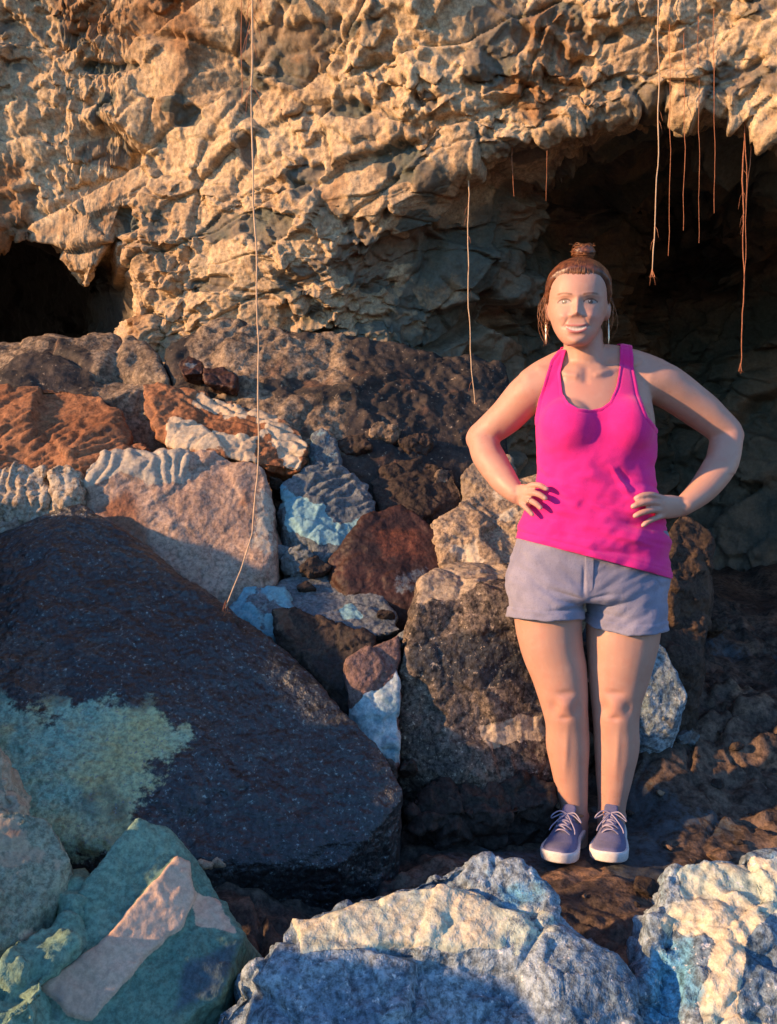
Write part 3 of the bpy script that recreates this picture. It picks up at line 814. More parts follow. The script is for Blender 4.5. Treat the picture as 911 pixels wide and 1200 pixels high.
class Sh:
    """collects closed lofts"""
    def __init__(s):
        s.V = []; s.F = []
    def loft(s, rings):
        n = len(rings[0]); b = len(s.V)
        for r in rings: s.V += [tuple(map(float, q)) for q in r]
        for i in range(len(rings) - 1):
            for k in range(n):
                a = b + i * n + k; c = b + i * n + (k + 1) % n
                s.F.append((a, c, c + n, a + n))
        s.F.append(tuple(b + k for k in range(n))[::-1])
        e = b + (len(rings) - 1) * n
        s.F.append(tuple(e + k for k in range(n)))
    def tube(s, pts, rad, ref=(0, 1, 0), n=20, caps=True):
        pts = [np.array(p, float) for p in pts]
        rad = [r if isinstance(r, tuple) else (r, r) for r in rad]
        rings = []
        m = len(pts)
        for i in range(m):
            t = pts[min(i + 1, m - 1)] - pts[max(i - 1, 0)]
            t /= np.linalg.norm(t)
            a = np.cross(t, ref); a /= np.linalg.norm(a)
            b = np.cross(a, t)
            c = pts[i]
            def ring(c, f):
                return [c + a * math.cos(q) * rad[i][0] * f + b * math.sin(q) * rad[i][1] * f for q in np.linspace(0, 2 * math.pi, n, endpoint=False)]
            r = min(rad[i])
            if caps and i == 0:
                for f, o in ((0.35, .95), (0.75, .65)): rings.append(ring(c - t * r * o, f))
            rings.append(ring(c, 1))
            if caps and i == m - 1:
                for f, o in ((0.75, .65), (0.35, .95)): rings.append(ring(c + t * r * o, f))
        s.loft(rings)
    def smooth_tube(s, pts, rad, ref=(0, 1, 0), n=20, k=4):
        pts = [np.array(p, float) for p in pts]
        rad = np.array([r if isinstance(r, tuple) else (r, r) for r in rad], float)
        P, R = [], []
        m = len(pts)
        for i in range(m - 1):
            p0, p1, p2, p3 = pts[max(i - 1, 0)], pts[i], pts[i + 1], pts[min(i + 2, m - 1)]
            r0, r1, r2, r3 = rad[max(i - 1, 0)], rad[i], rad[i + 1], rad[min(i + 2, m - 1)]
            for q in range(k):
                t = q / k
                h = lambda a, b, c, d: 0.5 * (2 * b + (c - a) * t + (2 * a - 5 * b + 4 * c - d) * t * t + (3 * b - a - 3 * c + d) * t ** 3)
                P.append(h(p0, p1, p2, p3)); R.append(tuple(h(r0, r1, r2, r3)))
        P.append(pts[-1]); R.append(tuple(rad[-1]))
        s.tube(P, R, ref, n)
    def ell(s, c, r, n=20, m=12):
        c = np.array(c, float)
        rings = []
        for i in range(m):
            ph = math.pi * (i + 0.5) / m
            rings.append([c + np.array((r[0] * math.sin(ph) * math.cos(q), r[1] * math.sin(ph) * math.sin(q), r[2] * math.cos(ph))) for q in np.linspace(0, 2 * math.pi, n, endpoint=False)])
        s.loft(rings)
    def sections(s, secs, inf=0.0, n=40, ex=2.12):
        """secs: (v, uL, uR, dyfront, dyback) horizontal slices of the trunk"""
        secs = np.array(secs, float)
        vs = np.linspace(secs[0, 0], secs[-1, 0], 40)
        rings = []
        for v in vs:
            q = [cubic(secs[:, 0], secs[:, k], v) for k in range(1, 5)]
            xl, xr = (q[0] - 455.5) * PX - inf, (q[1] - 455.5) * PX + inf
            yf, yb = Y0 + q[2] - inf, Y0 + q[3] + inf
            z = CAMZ + (600 - v) * PX
            cx, cy, rx, ry = (xl + xr) / 2, (yf + yb) / 2, (xr - xl) / 2, (yb - yf) / 2
            ring = []
            for a in np.linspace(0, 2 * math.pi, n, endpoint=False):
                ca, sa = math.cos(a), math.sin(a)
                ring.append((cx + rx * np.sign(ca) * abs(ca) ** (2 / ex), cy + ry * np.sign(sa) * abs(sa) ** (2 / ex), z))
            rings.append(ring)
        s.loft(rings)
    def mesh(s):
        me = bpy.data.meshes.new('sh')
        me.from_pydata(s.V, [], s.F)
        me.update()
        bm = bmesh.new(); bm.from_mesh(me)
        bmesh.ops.recalc_face_normals(bm, faces=bm.faces)
        bm.to_mesh(me); bm.free()
        return me

def cubic(xs, ys, x):
    i = int(np.clip(np.searchsorted(xs, x) - 1, 0, len(xs) - 2))
    h = xs[i + 1] - xs[i]
    t = np.clip((x - xs[i]) / h, 0, 1)
    def sl(j):
        if j <= 0: return (ys[1] - ys[0]) / (xs[1] - xs[0])
        if j >= len(xs) - 1: return (ys[-1] - ys[-2]) / (xs[-1] - xs[-2])
        a = (ys[j] - ys[j - 1]) / (xs[j] - xs[j - 1]); b = (ys[j + 1] - ys[j]) / (xs[j + 1] - xs[j])
        return 0 if a * b <= 0 else 2 * a * b / (a + b)
    m0, m1 = sl(i) * h, sl(i + 1) * h
    return (2 * t**3 - 3 * t**2 + 1) * ys[i] + (t**3 - 2 * t**2 + t) * m0 + (-2 * t**3 + 3 * t**2) * ys[i + 1] + (t**3 - t**2) * m1

TRUNK = [(430, 652, 744, -.02, .075), (445, 640, 757, -.045, .09), (470, 634, 765, -.075, .105), (500, 631, 768, -.09, .11), (535, 634, 765, -.088, .10),
         (565, 636, 762, -.085, .095), (600, 624, 771, -.092, .105), (640, 608, 780, -.098, .125), (678, 602, 780, -.095, .132), (694, 615, 770, -.07, .12), (702, 640, 745, -.03, .08)]

def trunk(s, inf=0.0, bust=0.0, arms=True):
    s.sections(TRUNK, inf)
    for (u, v) in ((667, 502), (731, 501)):
        s.ell(B(u, v, -.039), (.074 + inf + bust, .076 + inf + bust, .082 + inf + bust))
    # shoulders and neck base
    s.smooth_tube([B(684, 428, .035), B(664, 428, .04), B(640, 440, .04), B(624, 452, .045)], [.050 + inf, .046 + inf, .048 + inf, .050 + inf])
    s.smooth_tube([B(688, 426, .035), B(710, 423, .04), B(742, 430, .04), B(768, 442, .045)], [.050 + inf, .046 + inf, .048 + inf, .052 + inf])
    s.smooth_tube([B(672, 446, -.005), B(700, 446, -.005)], [(.05 + inf, .045 + inf)] * 2)

# ---- body, one continuous surface
HC = B(675.0, 408.0, -0.012)                   # chin height on the head axis
HR = Euler((math.radians(6), math.radians(2.5), math.radians(-13))).to_matrix()
HRn = np.array(HR)
HZ = 0.95
HX = 1.065
def H(x, y, z):                             # head-local -> world (x to picture right, -y forward, z up from the chin)
    return HC + HRn @ np.array((x * HX, y, z * HZ))
HEAD = [(0.000, .022, -.080, -.035), (.010, .033, -.088, -.005), (.028, .0465, -.091, .025), (.055, .0595, -.090, .055), (.085, .0680, -.089, .08),
        (.118, .0730, -.089, .095), (.150, .0735, -.090, .101), (.180, .0715, -.084, .098), (.207, .062, -.068, .086), (.228, .042, -.043, .06), (.240, .016, -.012, .025)]
def head(s, inf=0.0, zmin=0.0):
    secs = np.array(HEAD)
    rings = []
    for z in np.concatenate([np.linspace(max(0, zmin), .2, 22), np.linspace(.205, .24, 9)]):
        w, yf, yb = [cubic(secs[:, 0], secs[:, k], z) for k in (1, 2, 3)]
        w += inf; yf -= inf; yb += inf
        zz = z + inf * max(0, (z - .17) / .07)
        ring = []
        for a in np.linspace(0, 2 * math.pi, 36, endpoint=False):
            ca, sa = math.cos(a), math.sin(a)
            ex = 2.25
            cy, ry = (yf + yb) / 2, (yb - yf) / 2
            ring.append(H(w * np.sign(ca) * abs(ca) ** (2 / ex), cy + ry * np.sign(sa) * abs(sa) ** (2 / ex), zz))
        rings.append(ring)
    s.loft(rings)

def legs(s, inf=0.0):
    L = [((642, 690, .015), .098), ((644, 742, .008), .090), ((655, 790, .004), .0765), ((662, 828, 0), .0635), ((665, 850, .008), .0585), ((666, 875, .018), .0595), ((669, 912, .024), .0475), ((673, 945, .03), .0375), ((674, 975, .035), .037), ((674, 990, .04), .036)]
    R = [((734, 690, .015), .102), ((730, 745, .008), .099), ((725, 790, .004), .083), ((722, 830, 0), .066), ((722, 852, .008), .061), ((722.5, 876, .018), .062), ((720, 912, .024), .0495), ((717, 945, .03), .038), ((716, 975, .035), .037), ((716, 990, .04), .036)]
    for K in (L, R):
        s.smooth_tube([B(*a) for a, r in K], [r + inf for a, r in K], n=28)

s = Sh()
trunk(s)
legs(s)
# knee caps
s.ell(B(663, 826, -.027), (.036, .036, .046)); s.ell(B(720, 828, -.029), (.037, .037, .047))
s.smooth_tube([B(686, 440, .035), B(685, 415, .018), B(683, 392, .012)], [.062, .053, .055])
head(s)
for sx in (-1, 1):                          # ears
    s.ell(H(sx * .0735, .018, .108), (.010, .020, .030))
# her right arm (picture left)
s.smooth_tube([B(644, 450, .035), B(620, 461, .055), B(594, 487, .10), B(565, 512, .135)], [.056, .0565, .0505, .043], n=24)
s.smooth_tube([B(565, 511, .135), B(573, 534, .105), B(590, 562, .045), B(606, 580, -.005)], [.043, .0465, .039, (.026, .030)], n=24)
s.ell(B(562, 514, .14), (.040, .040, .040))
# her left arm
s.smooth_tube([B(752, 444, .035), B(780, 452, .045), B(820, 480, .06), B(853, 508, .065)], [.058, .0595, .053, .043], n=24)
s.smooth_tube([B(853, 508, .065), B(846, 540, .04), B(826, 571, -.005), B(800, 594, -.05)], [.043, .0465, .039, (.026, .030)], n=24)
s.ell(B(855, 511, .068), (.040, .040, .040))
# hands: palm, four fingers, thumb
def hand(s, wrist, knuckle, fingers, thumb, thick=.013, wid=.032):
    w, k = np.array(wrist), np.array(knuckle)
    s.smooth_tube([w, w + (k - w) * .5, k], [(.026, .021), (wid, .016), (wid, thick)], ref=(0, 1, 0.15), n=20)
    for f in fingers:
        r = f[-1]
        s.smooth_tube([np.array(q) for q in f[:-1]], [r * 1.08, r * 1.02] + [r * .98] * (len(f) - 4) + [r * .86], n=12)
    s.smooth_tube([np.array(q) for q in thumb[:-1]], [thumb[-1] * 1.15] + [thumb[-1]] * (len(thumb) - 3) + [thumb[-1] * .85], n=12)
hand(s, B(606, 580, -.005), B(619, 581.5, -.045),
     [[B(617, 572, -.04), B(624, 568.5, -.066), B(633, 569, -.083), B(640.5, 573, -.091), .0085],
      [B(617, 578.5, -.045), B(624, 577.5, -.072), B(632, 579.5, -.088), B(639, 584, -.096), .0088],
      [B(615, 585, -.045), B(621, 586.5, -.068), B(628, 590, -.083), B(633.5, 595, -.09), .0085],
      [B(611, 590, -.04), B(615, 593.5, -.056), B(620, 598.5, -.068), B(624, 603, -.073), .0075]],
     [B(606, 578, .005), B(612, 576, .02), B(621, 575, .04), B(630, 574, .055), .0105])
hand(s, B(800, 594, -.05), B(774, 594, -.088),
     [[B(776, 584, -.085), B(765, 580, -.104), B(754, 580.5, -.112), B(745.5, 584, -.113), .0086],
      [B(775, 590.5, -.088), B(763, 588.5, -.110), B(751, 590, -.119), B(742, 593.5, -.12), .0089],
      [B(775, 597.5, -.088), B(764, 598, -.108), B(753, 600.5, -.117), B(744.5, 604.5, -.118), .0086],
      [B(777, 604, -.082), B(769, 607, -.098), B(760, 611, -.107), B(754, 615.5, -.109), .0078]],
     [B(794, 592, -.04), B(786, 589, -.015), B(776, 587, .015), B(768, 586, .035), .0108])
me = remesh(s.mesh(), 0.003)
V = get_v(me); E = get_e(me)
u, v = pix(V)
handm = ((v > 555) & (v < 620) & ((u < 645) | (u > 738)) & (V[:, 1] < Y0 + .06)).astype(np.float32)
V = lap(V, E, 14, 0.6, 1 - handm * .8)
set_v(me, V)
u, v = pix(V)
N = get_n(me)
def blob(p, r):
    return np.exp(-(((V - np.array(p)) / np.array(r)) ** 2).sum(1))
rel = .0022 * fbm(V * 9, 2, seed=77) * (1 - handm)
for uk in (662, 721):                                   # knees: dimples beside and above the cap, shin edge, ankle bones
    rel += -.006 * blob(B(uk - 13, 829, -.045), (.014, .03, .022)) - .006 * blob(B(uk + 13, 829, -.045), (.014, .03, .022))
    rel += .005 * blob(B(uk, 826, -.06), (.018, .03, .02)) - .005 * blob(B(uk, 812, -.06), (.022, .03, .010)) - .004 * blob(B(uk, 842, -.06), (.014, .03, .008))
    rel += .003 * blob(B(uk + 2, 880, -.04), (.008, .03, .07))
for uk, sg in ((673, -1), (673, 1), (717, -1), (717, 1)):
    rel += .006 * blob(B(uk + sg * 15, 956, .035), (.010, .012, .012))
for p_, r_, h_ in ((B(586, 520, .09), (.012, .05, .03), -.006), (B(829, 524, .03), (.012, .05, .03), -.006), (B(561, 515, .16), (.015, .03, .015), .004),
                   (B(861, 513, .07), (.012, .03, .014), .004), (B(612, 452, .02), (.03, .05, .035), .004), (B(778, 444, .02), (.03, .05, .035), .004)):
    rel += h_ * blob(p_, r_)
V = V + N * rel[:, None]
set_v(me, V); N = get_n(me)
hid = sstep(632, 645, v) * sstep(722, 712, v) * (u > 560) + sstep(500, 515, v) * sstep(650, 640, v) * sstep(632, 642, u) * sstep(766, 756, u) * (1 - handm)
V = V - N * (np.clip(hid, 0, 1) * .009)[:, None]
set_v(me, V)
# finer facets for the face
bm = bmesh.new(); bm.from_mesh(me)
HRi = HRn.T
def fine_faces():
    out = []
    for f in bm.faces:
        c = f.calc_center_median()
        if c.z < HC[2] - .02: continue
        q = HRi @ (np.array(c) - HC)
        if q[1] < -.03 and -.01 < q[2] < .17: out.append(f)
    return out
ff = fine_faces()
es = list({e for f in ff for e in f.edges})
bmesh.ops.subdivide_edges(bm, edges=es, cuts=1, use_grid_fill=True)
bm.to_mesh(me); bm.free()
V = get_v(me); E = get_e(me)
Q = (V - HC) @ HRn / np.array((HX, 1, HZ))                                  # head-local coordinates
hm = ((V[:, 2] > HC[2] - .03)).astype(np.float32)
V = lap(V, E, 4, 0.5, hm)
set_v(me, V); N = get_n(me)
Q = (V - HC) @ HRn / np.array((HX, 1, HZ))
x, y, z = Q[:, 0], Q[:, 1], Q[:, 2]
front = hm * sstep(-.02, -.055, y)
g = lambda cx, cz, sx, sz: np.exp(-((x - cx) / sx) ** 2 - ((z - cz) / sz) ** 2)
ax = np.abs(x)
gs = lambda cx, cz, sx, sz: np.exp(-((ax - cx) / sx) ** 2 - ((z - cz) / sz) ** 2)
D = np.zeros(len(V))
D += -.010 * gs(.031, .119, .019, .012)              # sockets
D += .0055 * gs(.031, .1185, .0125, .0075)           # eyeballs under the lids
D += .0028 * gs(.028, .137, .024, .006)              # brows
nb = .0045 * np.exp(-((z - .118) / .020) ** 2) + .0100 * np.exp(-((z - .096) / .014) ** 2)
D += nb * np.exp(-(x / .0085) ** 2)
D += .0085 * np.exp(-(x / .0105) ** 2 - ((z - .0865) / .0078) ** 2)      # tip
D += .0050 * gs(.0125, .0815, .0065, .0060)          # wings of the nose
D += .0080 * gs(.040, .080, .018, .015)              # cheeks lifted by the smile
crease = np.exp(-((ax - (.019 + (.078 - z) * .42)) / .0035) ** 2) * np.exp(-((z - .064) / .012) ** 2)
D += -.0016 * crease
zm = .0445 + .0085 * (x / .029) ** 2                 # mouth line, corners raised
inm = sstep(.0300, .0265, ax)
xs_ = np.exp(-(ax / .021) ** 4)
D += .0026 * np.exp(-((z - zm - .0080) / .0035) ** 2) * xs_ + .0036 * np.exp(-((z - zm + .0085) / .0045) ** 2) * xs_
D += -.0030 * np.exp(-((z - zm) / .0042) ** 2) * xs_
D += -.0025 * np.exp(-((ax - .0305) / .0045) ** 2 - ((z - .0535) / .005) ** 2)
D += .0050 * g(0, .008, .015, .011) - .0025 * g(0, .026, .018, .006)
fwd = HRn @ np.array((0, -1, 0))
V = V + fwd[None, :] * (D * front)[:, None]
# collar bones
u, v = pix(V)
chest = sstep(.02, -.02, V[:, 1] - Y0 - .01) * (v > 405) * (v < 480)
set_v(me, V); N = get_n(me)
for (a, b) in (((675, 440), (632, 431)), ((699, 439), (752, 424))):
    sdv = poly_sd([a, b, (b[0], b[1] + .5), (a[0], a[1] + .5)], u, v)
    V = V + N * (.0035 * np.exp(-(sdv / 3.2) ** 2) * chest)[:, None]
sd2 = poly_sd([(686.5, 434), (687.5, 434), (687.5, 446), (686.5, 446)], u, v)
V = V - N * (.003 * np.exp(-(sd2 / 4.0) ** 2) * chest)[:, None]
set_v(me, V)
# colour of skin, lips, eyes, brows
rgb = np.tile(np.array((0.47, 0.265, 0.195)), (len(V), 1))
def mixc(m, c):
    global rgb
    m = np.clip(m, 0, 1)[:, None]
    rgb = rgb * (1 - m) + np.array(c) * m
blot = fbm(V * 9, 3, seed=5)
mixc(sstep(.1, .9, blot) * .35, (.47, .25, .175))
mixc(sstep(.1, .8, -blot) * .25, (.58, .37, .28))
for p_, r_ in ((B(662, 826, -.05), (.035, .05, .04)), (B(721, 828, -.05), (.035, .05, .04)), (B(562, 514, .14), (.04, .06, .04)), (B(857, 512, .07), (.04, .06, .04)), (B(688, 455, -.06), (.06, .06, .04)),
                (B(628, 582, -.08), (.03, .04, .03)), (B(758, 595, -.11), (.04, .04, .03))):
    mixc(.42 * np.exp(-(((V - np.array(p_)) / np.array(r_)) ** 2).sum(1)), (.55, .22, .165))
mixc(.30 * sstep(.15, .6, fbm(V * 34, 3, seed=8)), (.47, .21, .15))
mixc(.08 * sstep(.2, .6, fbm(V * 60, 2, seed=9)), (.62, .44, .35))
fk1, fk2, fki = worley(V * 90, 3)
mixc(.30 * sstep(.32, .16, fk1) * (fki > .55) * sstep(-.1, .4, fbm(V * 6, 2, seed=12)), (.34, .16, .09))
mixc(.45 * front * gs(.043, .08, .02, .016), (.62, .25, .20))
mixc(.3 * front * g(0, .083, .012, .01), (.60, .27, .21))
teeth_h = .0058 * np.clip(1 - (x / .0265) ** 2, 0, 1) ** .8
lip = front * inm * np.maximum(sstep(.0040, .0024, np.abs(z - zm - teeth_h - .0026)), sstep(.0048, .0030, np.abs(z - zm + teeth_h + .0036)) * sstep(.028, .022, ax))
mixc(crease * front * .35, (.36, .16, .11))
mixc(lip * .8, (.40, .095, .095))
mixc(front * sstep(-.0006, .0010, teeth_h - np.abs(z - zm - .0002)) * (ax < .0255), (.58, .53, .47))
mixc(front * .35 * (np.abs(z - zm) < teeth_h) * np.exp(-(np.abs(np.mod(ax, .0078) - .0039) / .0011) ** 2), (.30, .20, .17))
mixc(front * np.exp(-((ax - .0272) / .003) ** 2 - ((z - zm) / .002) ** 2) * .7, (.16, .05, .04))
brow_z = .1375 + .004 * np.sin((ax - .012) / .036 * 2.4) 
mixc(front * .9 * sstep(.0040, .0018, np.abs(z - brow_z)) * sstep(.011, .015, ax) * sstep(.054, .044, ax), (.15, .07, .035))
ex_ = (ax - .0315) / .0150
eye_t = .0062 * np.clip(1 - ex_ ** 2, 0, 1) ** .7
ez = z - .1185
mixc(front * .95 * sstep(.0042, .0014, np.abs(ez - eye_t - .0012)) * (np.abs(ex_) < 1.15), (.05, .025, .02))
mixc(front * .6 * sstep(.0018, .0, np.abs(ez + eye_t * .8 + .0005)) * (np.abs(ex_) < 1.0), (.25, .12, .09))
ine = front * sstep(-.0004, .0006, eye_t - ez) * sstep(-.0004, .0006, eye_t * .85 + ez) * (np.abs(ex_) < 1)
mixc(ine, (.26, .24, .23))
ir = np.hypot(ax - .0315, ez - .0005)
mixc(ine * sstep(.0068, .0058, ir), (.03, .045, .05))
mixc(ine * sstep(.0032, .0022, ir), (.01, .01, .01))
mixc(ine * sstep(.0018, .0008, np.hypot(x - .0315 * np.sign(x) + .002, ez - .0025)), (.9, .9, .9))  # catchlight painted on each eye
# finger nails
tips = [B(640.5, 573, -.091), B(639, 584, -.096), B(633.5, 595, -.09), B(624, 603, -.073), B(745.5, 584, -.113), B(742, 593.5, -.12), B(744.5, 604.5, -.118), B(754, 615.5, -.109)]
for tp in tips:
    dd = np.linalg.norm(V - (tp + np.array((0, -.006, .001))), axis=1)
    mixc(sstep(.0075, .0055, dd) * .6, (.70, .42, .36))
col_attr(me, 'Col', rgb)
t = NT('skin')
cn = t.attr('Col', 'Color')
p = t.pos()
fn = t.noise(p, 220, 5, 0.6)
t.l(t.mix(t.ramp(fn, .3, .7, 0.0, .22), cn, (0.50, 0.27, 0.19)), t.b.inputs['Base Color'])
t.b.inputs['Roughness'].default_value = 0.48
t.b.inputs['Specular IOR Level'].default_value = 0.38
t.b.inputs['Subsurface Weight'].default_value = 0.12
t.b.inputs['Subsurface Radius'].default_value = (0.012, 0.005, 0.003)
t.b.inputs['Subsurface Scale'].default_value = 0.6
t.l(t.bump(t.noise(p, 260, 4, 0.65), 0.3, 0.002), t.b.inputs['Normal'])
t.l(t.ramp(t.noise(p, 30, 4, 0.6), .3, .7, .42, .62), t.b.inputs['Roughness'])
M['skin'] = t.m
person = bpy.data.objects.new('person', None)
COL.objects.link(person)
person.empty_display_size = 0.1
person.location = (float(B(695, 1000)[0]), 2.25, 0.0)
person['_w'] = list(person.location)
tag(person, 'smiling woman in pink tank top and grey shorts, hands on hips', 'person')
body = link('body', me, M['skin'], person)

# ---- cloth materials
def clothmat(name, c1, c2, weave, bump, rough=0.8, sheen=0.2, big=None):
    t = NT(name)
    p = t.pos()
    n = t.noise(p, 14, 6, 0.6)
    n2 = t.noise(p, weave, 3, 0.6)
    col = t.mix(t.ramp(n, .35, .65), c1, c2)
    dk = tuple(q * .72 for q in c1)
    col = t.mix(t.ramp(n2, .45, .75, 0, .45), col, dk)
    t.l(col, t.b.inputs['Base Color'])
    t.b.inputs['Roughness'].default_value = rough
    t.b.inputs['Sheen Weight'].default_value = sheen
    t.b.inputs['Specular IOR Level'].default_value = 0.2
    t.l(t.bump(n2, bump, 0.002, t.bump(t.noise(p, 45, 5, .6), bump * .5, 0.006)), t.b.inputs['Normal'])
    return t.m
M['pink'+'cloth'] = clothmat('magenta_jersey', (0.74, 0.016, 0.215), (0.80, 0.022, 0.25), 420, .3, .8)
M['denim'] = clothmat('grey_cotton', (0.205, 0.205, 0.275), (0.275, 0.27, 0.345), 330, .6, .9)

def cut(me, keep, it=10):
    """drops every face with a corner outside, then smooths the cut edge"""
    bm = bmesh.new(); bm.from_mesh(me)
    bm.verts.ensure_lookup_table()
    dl = [bm.verts[i] for i in np.nonzero(~keep)[0]]
    bmesh.ops.delete(bm, geom=dl, context='VERTS')
    # keep the largest connected piece
    seen = set(); best = []
    for v0 in bm.verts:
        if v0 in seen: continue
        st = [v0]; comp = []
        seen.add(v0)
        while st:
            q = st.pop(); comp.append(q)
            for e in q.link_edges:
                o = e.other_vert(q)
                if o not in seen: seen.add(o); st.append(o)
        if len(comp) > len(best): best = comp
    bs = set(best)
    bmesh.ops.delete(bm, geom=[q for q in bm.verts if q not in bs], context='VERTS')
    bd = [q for q in bm.verts if q.is_boundary]
    for _ in range(it):
        new = {}
        for q in bd:
            nb = [e.other_vert(q).co for e in q.link_edges if e.is_boundary]
            if len(nb) == 2: new[q] = q.co * .4 + (nb[0] + nb[1]) * .3
        for q, c in new.items(): q.co = c
    bm.to_mesh(me); bm.free()
    me.polygons.foreach_set('use_smooth', np.ones(len(me.polygons), bool))
    return me

# ---- tank top
s = Sh()
TRUNK_BODY = TRUNK
TRUNK = [(430, 652, 744, -.02, .075), (445, 640, 757, -.045, .09), (470, 634, 765, -.075, .105), (500, 631, 768, -.09, .11), (535, 632, 767, -.093, .105),
         (565, 631, 766, -.095, .103), (600, 617, 776, -.104, .115), (640, 603, 783, -.112, .135), (680, 599, 787, -.114, .142), (705, 600, 788, -.112, .14)]
trunk(s, inf=.0055, bust=.002)
s.smooth_tube([B(644, 450, .035), B(620, 461, .055), B(600, 481, .09)], [.0610, .0615, .058], n=24)
s.smooth_tube([B(752, 444, .035), B(780, 452, .045), B(805, 470, .055)], [.063, .0645, .061], n=24)
TRUNK = TRUNK_BODY
me = remesh(s.mesh(), 0.0032)
V = get_v(me); E = get_e(me)
u, v = pix(V)
V = lap(V, E, 90, .6, sstep(450, 490, v) * .9)
V = lap(V, E, 10, .6)
set_v(me, V); N = get_n(me)
u, v = pix(V)
hemv = 629 + (u - 598) * .262
FRONTP = [(645, 422), (655, 410), (665, 410), (657.5, 436), (660, 461), (667, 472), (678, 478.5), (690, 480), (703, 478.5), (714, 471), (722, 452), (725.5, 430), (726, 404), (741, 402),
          (744, 435), (749, 462), (759, 488), (772, 505), (830, 505), (830, 760), (560, 760), (560, 495), (627, 495), (631, 470), (638, 445)]
BACKP = [(656, 425), (657, 395), (663, 395), (675, 436), (690, 442), (710, 436), (728, 390), (735, 390), (736, 435), (740, 458), (752, 482), (772, 505), (830, 505), (830, 760), (560, 760), (560, 495), (627, 495), (640, 480), (652, 455)]
isf = V[:, 1] < Y0 + .035
keep = np.where(isf, poly_sd(FRONTP, u, v) > 0, poly_sd(BACKP, u, v) > 0) & (v < hemv)
# folds
low = sstep(535, 600, v)
fold = fbm(np.stack([u * .006, V[:, 1] * 2, v * .040 - u * .010], 1), 3, seed=4) * .014 * low * sstep(700, 640, v)
fold += fbm(np.stack([u * .016 + v * .012, V[:, 1] * 3, v * .02 - u * .006], 1), 3, seed=6) * .011 * sstep(480, 560, v)
def seg_fold(a, b, h, w):
    ex, ey = b[0] - a[0], b[1] - a[1]
    t_ = np.clip(((u - a[0]) * ex + (v - a[1]) * ey) / (ex * ex + ey * ey), 0, 1)
    d2 = (u - a[0] - t_ * ex) ** 2 + (v - a[1] - t_ * ey) ** 2
    return h * np.exp(-d2 / (w * (.5 + t_)) ** 2) * np.sin(math.pi * np.clip(t_, .02, .98)) ** .8 * isf
line_fold = seg_fold
for a, b, h, w in (((716, 545), (742, 586), .006, 3.2), ((725, 545), (746, 580), -.004, 4), ((640, 562), (680, 592), .006, 4), ((645, 575), (675, 600), -.004, 4), ((632, 545), (650, 560), .005, 4),
                   ((690, 590), (740, 612), .005, 4), ((640, 630), (700, 640), .005, 4), ((700, 622), (770, 640), .006, 4), ((690, 645), (770, 652), -.005, 4), ((640, 600), (690, 612), -.004, 4)):
    fold = fold + line_fold(a, b, h, w)
V = V + N * fold[:, None]
# bound neckline and arm holes, stitched hem
sdb = np.where(isf, poly_sd(FRONTP, u, v), 9.0)
fold = .0014 * sstep(3.6, 2.8, sdb) - .0012 * np.exp(-((sdb - 4.2) / .8) ** 2) - .0014 * np.exp(-((hemv - v - 9.5) / .9) ** 2)
V = V + N * (fold * (sdb > 0))[:, None]
# hem turn-up
V = V + N * (.0016 * sstep(9, 7, hemv - v))[:, None]
set_v(me, V)
cut(me, keep)
tank = link('tank_top', me, M['pinkcloth'], person)
m_ = tank.modifiers.new('thick', 'SOLIDIFY'); m_.thickness = .0028; m_.offset = 0.0

# ---- shorts
s = Sh()
SH = [(618, 614, 778, -.100, .115), (640, 605, 783, -.107, .133), (680, 596.5, 785.5, -.108, .145), (696, 596, 785, -.104, .146), (703, 606, 778, -.085, .135)]
s.sections(SH, .002)
s.smooth_tube([B(640, 678, .018), B(639.5, 708, .012), B(639, 745, .008)], [.101, (.1005, .108), (.0985, .110)], n=30)
s.smooth_tube([B(737, 678, .018), B(735.5, 712, .012), B(734.5, 762, .008)], [.105, (.1085, .112), (.1115, .116)], n=30)
me = remesh(s.mesh(), 0.0032)
V = get_v(me); E = get_e(me)
V = lap(V, E, 14, .6)
set_v(me, V); N = get_n(me)
u, v = pix(V)
isf = V[:, 1] < Y0 + .02
hl = np.interp(u, [590, 602, 640, 683.6, 684.4, 700, 735, 770, 790], [722, 724, 729, 726, 727, 737, 746, 744, 738])
keep = (v < hl) & (v > 622)
fd = fbm(np.stack([u * .012, V[:, 1] * 3, v * .03 + (u - 690) * .014 * np.sign(u - 690)], 1), 3, seed=14) * .010
lf = seg_fold
for a, b, h, w in (((684, 702), (640, 690), -.006, 3), ((684, 706), (645, 712), .006, 4), ((684, 710), (630, 722), -.004, 3), ((687, 703), (730, 694), -.005, 3), ((689, 708), (735, 712), .005, 4),
                   ((690, 715), (740, 726), -.004, 3), ((684, 660), (685, 705), -.004, 2.5), ((690, 664), (688, 700), .004, 2), ((612, 640), (600, 665), -.003, 1.5), ((765, 676), (778, 690), -.003, 1.5)):
    fd = fd + lf(a, b, h, w)
fd = fd + .0042 * sstep(12, 11, hl - v) + .0012 * np.exp(-((hl - v - 2) / 1.6) ** 2)
V = V + N * fd[:, None]
set_v(me, V)
cut(me, keep)
shorts = link('shorts', me, M['denim'], person)
m_ = shorts.modifiers.new('thick', 'SOLIDIFY'); m_.thickness = .004; m_.offset = 0.0
